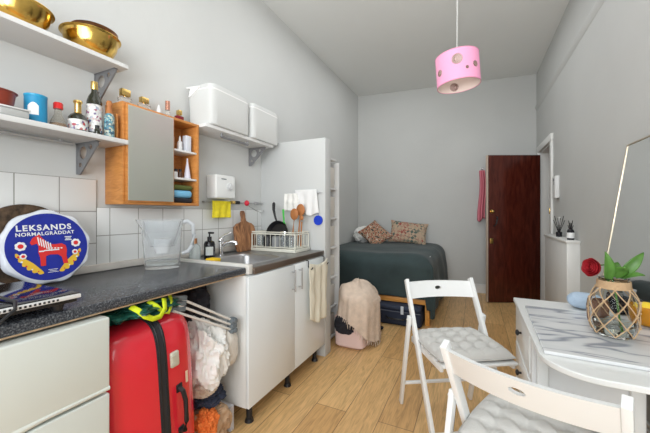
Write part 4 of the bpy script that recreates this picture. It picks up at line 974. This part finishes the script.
# pink robe hanging on the far wall
YW=fp(.09)
def robe(u,v):
    w=.07+.03*v; x=.105-w/2+w*u+.012*math.sin(v*5)
    return Vector((x, YW-.03-.035*abs(math.sin(u*8))-.02*math.sin(PI*u), 1.80-.72*v-.03*math.sin(u*6)*v))
mb=MB(); mb.grid(robe,30,24); o=mb.build('hanging_robe',PINKR,solid=.008); tag(o,'pink robe hanging on the far wall beside the dark door','robe')
mb=MB(); mb.cyl((.105,YW,1.815),(.105,YW-.06,1.83),.008); mb.sph((.105,YW-.06,1.83),.013); tag(mb.build('coat_peg',CHROME),'small coat peg above the pink robe','peg')

# intercom & diffusers
mb=MB(); mb.box(XR-.038,XR,3.90,4.02,1.335,1.565,.006,3); o=mb.build('intercom',WHITEM); tag(o,'white wall intercom box beside the door frame','intercom')
mb=MB(); mb.box(XR-.0395,XR-.038,3.94,3.98,1.51,1.54); 
for k in range(4): mb.box(XR-.0395,XR-.038,3.94,3.98,1.50-.008*k-.003,1.50-.008*k)
mb.build('speaker_grille',GREYP,o,smooth=False)
mb=MB(); mb.box(XR-.008,XR,3.86,3.94,1.06,1.14,.002); o=mb.build('light_switch',WHITEM); tag(o,'white light switch under the intercom','switch')
mb=MB(); mb.box(XR-.013,XR-.008,3.89,3.91,1.085,1.115,.001); mb.build('rocker',WHITE,o)
def diffuser(x,y,h,r,lb,spread,labelm=None,sq=False,H2=.20):
    t=thing('reed_diffuser',(x,y,.951),lb,'diffuser'); z=.951
    mb=MB(); mb.lathe([(0,0),(r,0),(r*1.05,.004),(r*1.05,h*.75),(r*.8,h*.88),(r*.4,h*.92),(r*.4,h)],(x,y,z),4*8 if not sq else 28); mb.build('bottle',BLACKG,t)
    if labelm: mb=MB(); mb.lathe(lab(r*1.055,h*.15,h*.62),(x,y,z),28); mb.build('label',labelm,t)
    for k in range(6):
        a=2*PI*k/6+.4; mb=MB(); mb.cyl((x,y,z+h*.5),(x+spread*math.cos(a)*.6,y+spread*math.sin(a),z+H2-.02*(k%3)),.0028,seg=8); mb.build('reed',BLACK,t)
diffuser(.745,3.70,.055,.024,'black reed diffuser with widely spread reeds, farther from the camera',.075)
diffuser(.745,3.30,.10,.024,'black reed diffuser with white label and short reeds, nearer the camera',.03,PWHITE,True,.165)

# ------------------------------------------------------------------ pendant lamp
PINK, nt, b, tc = nodes_of('pink_shade',(.80,.34,.52),.7)
b.inputs['Emission Color'].default_value=(.85,.33,.52,1); b.inputs['Emission Strength'].default_value=.2
SHIN=mat('shade_inside',(.80,.66,.60),.8)
SKET=mat('sketch_brown',(.22,.13,.10),.7)
SKF=mat('sketch_fill',(.62,.45,.42),.8)
lc=Vector((-.105,2.39,2.185))
pl=thing('pendant_lamp',(lc.x,lc.y,2.0),'pink drum pendant lampshade printed with sketches hanging from the ceiling','lamp')
Mt=Matrix.Translation(lc)@Matrix.Rotation(R(24),4,'Z')@Matrix.Rotation(R(-4),4,'Y')
r_=.143; h_=.205
mb=MB(); mb.lathe([(r_,-h_/2),(r_,h_/2)],seg=72,M=Mt); mb.build('lamp_shade',PINK,pl)
mb=MB(); mb.lathe([(r_-.002,-h_/2+.001),(r_-.002,h_/2-.001)],seg=72,M=Mt); mb.build('lining',SHIN,pl)
mb=MB(); mb.lathe([(r_-.003,-h_/2-.002),(r_+.001,-h_/2-.002),(r_+.001,-h_/2+.003)],seg=72,M=Mt); mb.build('rim',mat('pink_rim',(.78,.30,.44),.6),pl); mb=MB(); mb.lathe([(r_+.001,h_/2-.003),(r_+.001,h_/2+.002),(r_-.003,h_/2+.002)],seg=72,M=Mt); mb.build('rim',mat('pink_rim',(.78,.30,.44),.6),pl)
mb=MB(); mb.cyl(Mt@Vector((0,0,h_/2-.03)),(lc.x,lc.y,H),.0028,seg=8); mb.build('cord',CORDM,pl)
mb=MB(); mb.cyl((lc.x,lc.y,H-.05),(lc.x,lc.y,H),.03,.045); mb.build('ceiling_rose',WHITEM,pl)
mb=MB(); mb.cyl(Mt@Vector((0,0,h_/2-.08)),Mt@Vector((0,0,h_/2-.02)),.02)
for k in range(3): a=2*PI*k/3; mb.cyl(Mt@Vector((0,0,h_/2-.03)),Mt@Vector(((r_-.002)*math.cos(a),(r_-.002)*math.sin(a),h_/2-.004)),.0015,seg=6)
mb.build('lamp_holder',WHITEM,pl)
def sketch(az,z0,s,inside,name='sketch'):
    rr=r_+.0012 if not inside else r_-.0035
    def P_(x,y): a=R(az)+x/rr; return Mt@Vector((rr*math.cos(a),rr*math.sin(a),z0+y))
    mb=MB()
    for k in range(7):
        t=.35+.65*k/6; mb.tube([P_(s*t*math.cos(2*PI*q/20)*(.5+.5*k/6)-(1-k/6)*s*.3,s*t*math.sin(2*PI*q/20)) for q in range(20)],.0007,4,True)
    mb.build(name,SKET,pl)
    mb=MB(); q_=0 if not inside else .0012; rr=r_+.0006 if not inside else r_-.0028; mb.grid(lambda u,v: P_(s*v*math.cos(2*PI*u),s*v*math.sin(2*PI*u)),24,6); mb.build('sketch_ground',SKF,pl)
sketch(-112,.030,.034,False); sketch(-62,-.010,.020,False); sketch(-88,-.035,.010,False); sketch(-165,-.02,.022,False)
sketch(80,-.060,.030,True); sketch(165,-.06,.028,True)

# ------------------------------------------------------------------ floor mirror leaning on the right wall
fm=thing('floor_mirror',(.60,2.03,0),'tall thin-framed mirror leaning against the right wall behind the table','mirror')
MM=Matrix.Translation((.56,2.02,.005))@Matrix.Rotation(math.atan2(.222,1.56),4,'Y')
mw=.60; mh=1.575
mb=MB(); mb.box(0,.006,-mw/2+.008,mw/2-.008,.008,mh-.008,0,1,MM); mb.build('glass',MIRROR2,fm,smooth=False)
mb=MB()
for q in ((-.004,.012,-mw/2,-mw/2+.008,0,mh),(-.004,.012,mw/2-.008,mw/2,0,mh),(-.004,.012,-mw/2+.008,mw/2-.008,0,.008),(-.004,.012,-mw/2+.008,mw/2-.008,mh-.008,mh)): mb.box(*q,.001,1,MM)
mb.build('frame',mat('champagne_frame',(.48,.42,.32),.35,.6),fm)

# ------------------------------------------------------------------ table with drawers
tt=thing('gateleg_table',(.42,1.45,0),'white drop-leaf table with small drawers by the right wall','table')
poly=[(.185,1.885)]
for k in range(9): a=R(180+90*k/8); poly.append((.315+.13*math.cos(a),1.185+.13*math.sin(a)))
poly+=[(.655,1.055),(.655,1.885)]
poly=poly[::-1]
def slab(pts,z,t): 
    m=MB(); m.prism(pts,t,Matrix.Translation((0,0,z))); return m
mb=slab([p for p in poly if True],.722,.018); o=mb.build('tabletop',WHITE,tt); md=o.modifiers.new('b','BEVEL'); md.width=.003; md.segments=2; md.limit_method='ANGLE'
mb=MB(); mb.box(.198,.215,1.40,1.878,0,.722,.001); mb.box(.215,.52,1.40,1.416,0,.722,.001); mb.box(.215,.52,1.862,1.878,0,.722,.001); mb.box(.504,.52,1.416,1.862,0,.722); mb.build('drawer_case',WHITEM,tt)
for z0 in (.555,.375,.195):
    mb=MB(); mb.box(.1925,.1985,1.43,1.85,z0,z0+.155,.002); d=mb.build('drawer',WHITE,tt)
    mb=MB(); mb.cyl((.1925,1.64,z0+.085),(.180,1.64,z0+.085),.005); mb.sph((.176,1.64,z0+.085),.013,(.6,1,1)); mb.build('knob',BLACK,d)
mb=MB(); mb.box(.212,.247,1.381,1.399,0,.7215,.003); mb.build('leg',WHITE,tt)
mb=MB(); mb.box(.247,.475,1.383,1.398,.66,.7215,.002); mb.box(.247,.475,1.383,1.398,.10,.15,.002); mb.build('gate_rail',WHITE,tt)
mb=MB(); mb.box(.475,.51,1.381,1.399,0,.7215,.003); mb.build('leg',WHITE,tt)
for x in (.62,): 
    for y in (1.095,1.80): mb=MB(); mb.box(x-.02,x+.02,y-.02,y+.02,0,.722,.003) if y<1.5 else mb.box(x-.085,x-.05,y,y+.04,0,.722,.003); mb.build('leg',WHITE,tt)
mb=slab([(.655,1.70),(.214,1.70),(.197,1.168),(.655,1.160)],.7405,.011); o=mb.build('marble_board',MARB); tag(o,'white grey-veined marble slab lying on the table','marble slab'); md=o.modifiers.new('b','BEVEL'); md.width=.002; md.segments=2
MZ=.752
# vase with net, rose
vx,vy=.440,1.415
vs=thing('glass_vase',(vx,vy,MZ),'round glass vase wrapped in knotted jute net holding one rose','vase')
VP=[(0,.002),(.048,.002),(.056,.008),(.062,.04),(.066,.09),(.064,.125),(.052,.155),(.042,.168),(.040,.20),(.044,.203)]
mb=MB(); mb.lathe(VP+[(.041,.201),(.037,.198),(.039,.168),(.049,.152),(.060,.124),(.062,.09),(.058,.042),(.052,.012),(0,.010)],(vx,vy,MZ),48); mb.build('glass',GLASS,vs)
mb=MB(); mb.lathe([(0,.0105),(.050,.0125),(.0575,.042),(.058,.05),(0,.05)],(vx,vy,MZ),40); mb.build('water',WATER,vs)
def vr(z):
    for (r0,z0),(r1,z1) in zip(VP[1:],VP[2:]):
        if z0<=z<=z1: return r0+(r1-r0)*(z-z0)/max(1e-6,z1-z0)
    return VP[-1][0]
mb=MB(); nz=7; lv=[.166,.128,.085,.042,.010]
for k in range(nz):
    for i in range(len(lv)-1):
        for sg in (-1,1):
            a0=2*PI*(k+.5*(i%2))/nz; a1=a0+sg*PI/nz
            pts=[]
            for q in range(5):
                t_=q/4; z=lv[i]+(lv[i+1]-lv[i])*t_; a=a0+(a1-a0)*t_; rr=vr(z)+.003; pts.append((vx+rr*math.cos(a),vy+rr*math.sin(a),MZ+z))
            mb.tube(pts,.0018,6)
        a0=2*PI*(k+.5*(i%2))/nz; rr=vr(lv[i])+.004; mb.sph((vx+rr*math.cos(a0),vy+rr*math.sin(a0),MZ+lv[i]),.0045,seg=8)
mb.build('jute_net',TWINE,vs)
mb=MB()
for k in range(6): z=.168+.0045*k; mb.tube([(vx+(vr(z)+.003)*math.cos(2*PI*q/32),vy+(vr(z)+.003)*math.sin(2*PI*q/32),MZ+z) for q in range(32)],.0026,6,True)
mb.build('neck_twine',TWINE,vs)
rs=thing('rose',(vx,vy,MZ+.02),'dark red rose with broad green leaves drooping from the vase','flower')
VH=0
hc=Vector((vx-.056,vy+.006,MZ+.232))
mb=MB(); mb.tube([(vx+.02,vy,MZ+.02),(vx+.01,vy,MZ+.12),(vx-.005,vy,MZ+.21),(vx-.02,vy+.004,MZ+.245),(vx-.042,vy+.01,MZ+.240)],.003,8); mb.build('stem',LEAF,rs)
mb=MB(); Q=Vector((-.75,-.55,.15)).to_track_quat('Z','Y').to_matrix().to_4x4()
for lay,(n_,rr,hh,op) in enumerate(((3,.011,.040,.0),(4,.019,.041,.05),(5,.027,.040,.15),(6,.034,.037,.3),(6,.040,.030,.55))):
    for k in range(n_):
        a0=2*PI*k/n_+lay*.9
        def pet(u,v,a0=a0,rr=rr,hh=hh,op=op,n_=n_):
            a=a0+(u-.5)*2*PI/n_*1.5; w=math.sin(PI*min(1,v*.9+.1))**.3
            r2=.76*rr*(.35+.65*math.sin(v*PI*.5)**.7)*(1+op*.18*v**3)*(1-.10*abs(u-.5)*2*v)
            return hc+(Q@Vector((r2*math.cos(a),r2*math.sin(a),-.015+.85*hh*(v+.02*math.sin(u*9)-.25*(abs(u-.5)*2)**2*v))))
        mb.grid(pet,9,8)
mb.build('bloom',ROSE,rs,solid=.0012)
def leaf(base,tip,w,up,name='leaf',curl=.25):
    base=Vector(base); tip=Vector(tip); d=tip-base; L=d.length; t=d.normalized(); s_=t.cross(Vector(up)).normalized(); n_=s_.cross(t)
    def f(u,v):
        ww=w*math.sin(PI*min(1,u**.75))**.8*(1 if u<1 else 0)
        x=(v-.5)*2
        return base+t*L*u+s_*ww*x+n_*(curl*w*x*x - .12*L*math.sin(PI*u)*-1)
    mb=MB(); mb.grid(f,14,7); mb.build(name,LEAF,rs,solid=.001)
T0=Vector((vx,vy,MZ+.20))
leaf(T0+Vector((-.02,-.01,-.01)),T0+Vector((-.033,-.03,.095)),.019,(.3,-1,.2))
leaf(T0+Vector((.02,0,.01)),T0+Vector((.078,.0,.095)),.017,(0,-1,.3))
leaf(T0+Vector((.005,-.01,0)),T0+Vector((.012,-.055,.045)),.022,(.2,-.5,1))
leaf(T0+Vector((.02,0,0)),T0+Vector((.07,-.035,.020)),.018,(0,-.6,1))
leaf(T0+Vector((0,.02,0)),T0+Vector((.025,.045,.05)),.020,(0,-.8,.6))
# brown tumbler behind the vase
mb=MB(); mb.lathe([(0,.001),(.026,.001),(.032,.02),(.034,.07),(.030,.095),(.027,.095),(.030,.07),(.027,.02),(0,.006)],(.43,1.535,MZ),28); tag(mb.build('candle_glass',mat('brown_glass_jar',(.30,.15,.10),.2,trans=.3)),'brown glass candle jar hidden behind the left of the vase','jar')
# pale blue case
mb=heap((.455,1.80,.778),(.060,.045,.036),.05,1.5,3,.8,.7415); tag(mb.build('blue_case',PALEBLUE),'pale blue rounded soft case behind the vase at the table edge','case')
# amber bowl with fruit
ab=thing('amber_bowl',(.60,1.60,MZ),'amber glass bowl right of the vase at the picture edge','bowl')
mb=MB(); mb.lathe([(0,.002),(.035,.002),(.042,.006),(.052,.03),(.055,.075),(.052,.075),(.049,.032),(.038,.010),(0,.008)],(.600,1.60,MZ),36); mb.build('glass',AMBER,ab)
mb=MB(); mb.sph((.590,1.59,MZ+.060),.030); tag(mb.build('lemon',mat('lemon_yellow',(.85,.60,.03),.4,bump=.2,bscale=200)),'yellow fruit sitting in the amber bowl','fruit')
mb=MB(); mb.box(.545,.645,1.75,1.86,.7415,.815,.012,3); o=mb.build('black_case',BLACKG); tag(o,'black box standing behind the vase near the mirror','box')
mb=MB(); mb.lathe([(0,.0),(.016,.0),(.022,.03),(.018,.03),(0,.004)],(.615,1.80,.816),20); tag(mb.build('grey_cup',mat('grey_cup',(.35,.35,.36),.4)),'small grey cup standing on the black box','cup')

# ------------------------------------------------------------------ folding chairs
def make_chair(loc,rz,label):
    t=thing('folding_chair',(0,0,0),label,'chair')
    hw=.203; back=[]
    for s in (-1,1):
        mb=MB(); mb.bar((s*hw,-.195,.775),(s*hw,.205,.004),.020,.036); mb.build('back_post',CHAIRW,t)
        mb=MB(); mb.bar((s*(hw+.021),-.090,.585),(s*(hw+.021),-.235,.004),.018,.032); mb.cyl((s*(hw+.010),-.098,.565),(s*(hw+.034),-.098,.565),.006,seg=10); mb.build('rear_leg',CHAIRW,t)
        mb=MB(); mb.bar((s*(hw-.020),-.15,.432),(s*(hw-.020),.225,.438),.016,.032); mb.build('seat_rail',CHAIRW,t)
    # curved top rail with oval hole (boolean-free: built as a quad grid around the hole)
    def railpt(x,z,d): 
        y=-.183-.042*(1-(x/hw)**2)+(.75-z)*.52+d
        return Vector((x,y,z))
    mb=MB(); n=48; z0,z1=.672,.758; hx,hz=.020,.011; zc=(z0+z1)/2+.005
    for d,flip in ((-.009,0),(.009,1)):
        A=[];Bv=[]
        for k in range(n):
            a=2*PI*k/n; c_,s_=math.cos(a),math.sin(a)
            A.append(railpt(hx*c_,zc+hz*s_,d))
            q=max(abs(c_),abs(s_)); px,pz=c_/q,s_/q
            Bv.append(railpt(.05*px,(zc+(z1-zc)*pz if pz>0 else zc+(zc-z0)*pz),d))
        va=[mb.bm.verts.new(p) for p in A]; vb=[mb.bm.verts.new(p) for p in Bv]
        for k in range(n): mb.bm.faces.new((va[k],va[(k+1)%n],vb[(k+1)%n],vb[k]))
        if not flip: keep=va
        else:
            for k in range(n): mb.bm.faces.new((keep[k],keep[(k+1)%n],va[(k+1)%n],va[k]))
        for sx in (-1,1):
            mb.grid(lambda u,v,sx=sx,d=d: railpt(sx*(.05+(hw-.005-.05)*u),z0+(z1-z0)*v,d),12,3)
    for zz in (z0,z1):
        mb.grid(lambda u,v,zz=zz: railpt(-hw+.005+(2*hw-.01)*u,zz,-.009+.018*v),40,2)
    mb.build('back_rail',CHAIRW,t)
    for k in range(5):
        y=-.12+k*.078; mb=MB(); mb.box(-hw+.014,hw-.014,y,y+.055,.448,.460,.003); mb.build('seat_slat',CHAIRW,t)
    mb=MB(); mb.bar((-hw-.012,-.200,.145),(hw+.012,-.200,.145),.014,.022,Vector((0,0,1))); mb.build('rear_stretcher',CHAIRW,t)
    mb=MB(); mb.bar((-hw,.165,.08),(hw,.165,.08),.014,.022,Vector((0,0,1))); mb.build('front_stretcher',CHAIRW,t)
    t.location=loc; t.rotation_euler=(0,0,rz); return t
def make_cushion(loc,rz,label):
    def f(sg):
        def g(u,v):
            x=(u-.5)*2; y=(v-.5)*2
            def sq(x,y):  # squircle mapping keeps the corners round
                return x*math.sqrt(1-y*y*.10), y*math.sqrt(1-x*x*.10)
            X,Y=sq(x,y)
            e=((1-abs(x)**5)*(1-abs(y)**5))**.5 if abs(x)<1 and abs(y)<1 else 0
            tuft=0
            for i in (-.6,-.2,.2,.6):
                for j in (-.6,-.2,.2,.6):
                    d2=((x-i)**2+(y-j)**2)/.012; tuft+=math.exp(-d2)
            seam=.5*(math.exp(-((((x+.2)/.4)%1)-.5+.5*0)**2*0))
            lines=0
            for i in (-.6,-.2,.2,.6): lines+=.32*math.exp(-((x-i)/.06)**2)+.32*math.exp(-((y-i)/.06)**2)
            hgt=.038*e*(1-.60*min(1,tuft*1.1+lines*.7))+.004
            return Vector((X*.197,Y*.187,hgt if sg>0 else -.012*e))
        return g
    mb=MB(); mb.grid(f(1),84,84); mb.grid(f(-1),84,84)
    t=thing('seat_cushion',(0,0,0),label,'cushion','grey tufted seat pads'); 
    mb.build('pad',CUSH,t)
    mb=MB(); pts=[]
    for k in range(80):
        a=2*PI*k/80; c_,s_=math.cos(a),math.sin(a); q=max(abs(c_),abs(s_)); x,y=c_/q,s_/q; pts.append((x*math.sqrt(1-y*y*.10)*.198,y*math.sqrt(1-x*x*.10)*.188,.001))
    mb.tube(pts,.0042,8,True); mb.build('piping',PIPE,t)
    for s in (-1,1):
        mb=MB(); mb.tube([(s*.175,-.17,.0),(s*.185,-.20,.012),(s*.178,-.215,.004),(s*.168,-.20,.012),(s*.175,-.19,-.005),(s*.18,-.20,-.035)],.0035,6); mb.build('tie',PIPE,t)
    t.location=loc; t.rotation_euler=(0,0,rz); return t
c1=make_chair((-.096,1.855,0),R(-149),'white wooden folding chair farther from the camera, facing the table drawers')
c2=make_chair((.178,1.136,0),R(-21.3),'white wooden folding chair nearest the camera, pushed to the table')
def seatloc(c,rz): 
    M=Matrix.Rotation(rz,4,'Z'); p=M@Vector((0,.045,.474)); return (c[0]+p.x,c[1]+p.y,p.z)
make_cushion(seatloc((-.096,1.855),R(-149)),R(-149),'light grey tufted pad on the farther folding chair')
make_cushion(seatloc((.178,1.136),R(-21.3)),R(-21.3),'light grey tufted pad on the nearest folding chair')

# ------------------------------------------------------------------ lights, world, camera
def area(name,loc,tgt,sx,sy,e,col=(1,1,1)):
    l=bpy.data.lights.new(name,'AREA'); l.shape='RECTANGLE'; l.size=sx; l.size_y=sy; l.energy=e; l.color=col
    o=bpy.data.objects.new(name,l); COL.objects.link(o); o.location=loc
    o.rotation_euler=(Vector(tgt)-Vector(loc)).to_track_quat('-Z','Y').to_euler(); return o
area('window_light',(-.2,-1.40,1.6),(-.4,3,1.2),1.8,1.7,54,(.93,.975,1))
area('ceiling_bounce',(-.45,.3,2.95),(-.45,3.6,.8),1.6,1.0,6,(.96,.985,1))
area('room_fill',(-.5,3.0,3.08),(-.5,3.1,0),1.6,2.6,19,(.96,.985,1))
u_=area('ceiling_fill',(-.3,-.3,1.7),(-.5,2.9,3.13),1.2,.6,15,(.97,.99,1)); u_.data.spread=R(110)  # unseen fill lamp behind the camera, added to lift the ceiling
area('side_fill',(.70,-.55,1.2),(-1.3,1.2,.6),.9,1.1,8,(.92,.97,1))  # added fill lamp brightening the low cupboards; no window is built there
w=bpy.data.worlds.new('World'); SC.world=w; w.use_nodes=True
w.node_tree.nodes['Background'].inputs[0].default_value=(.95,.97,1,1); w.node_tree.nodes['Background'].inputs[1].default_value=1.0
cam=bpy.data.cameras.new('Camera'); co=bpy.data.objects.new('Camera',cam); COL.objects.link(co)
co.location=(0,0,EYE); co.rotation_euler=(R(90),0,R(25.67))
cam.sensor_width=36; cam.lens=36*310/650; cam.shift_y=-3.5/650; cam.clip_start=.05
SC.camera=co
SC.view_settings.view_transform='Standard'; SC.view_settings.look='None'; SC.view_settings.exposure=0; SC.view_settings.gamma=1
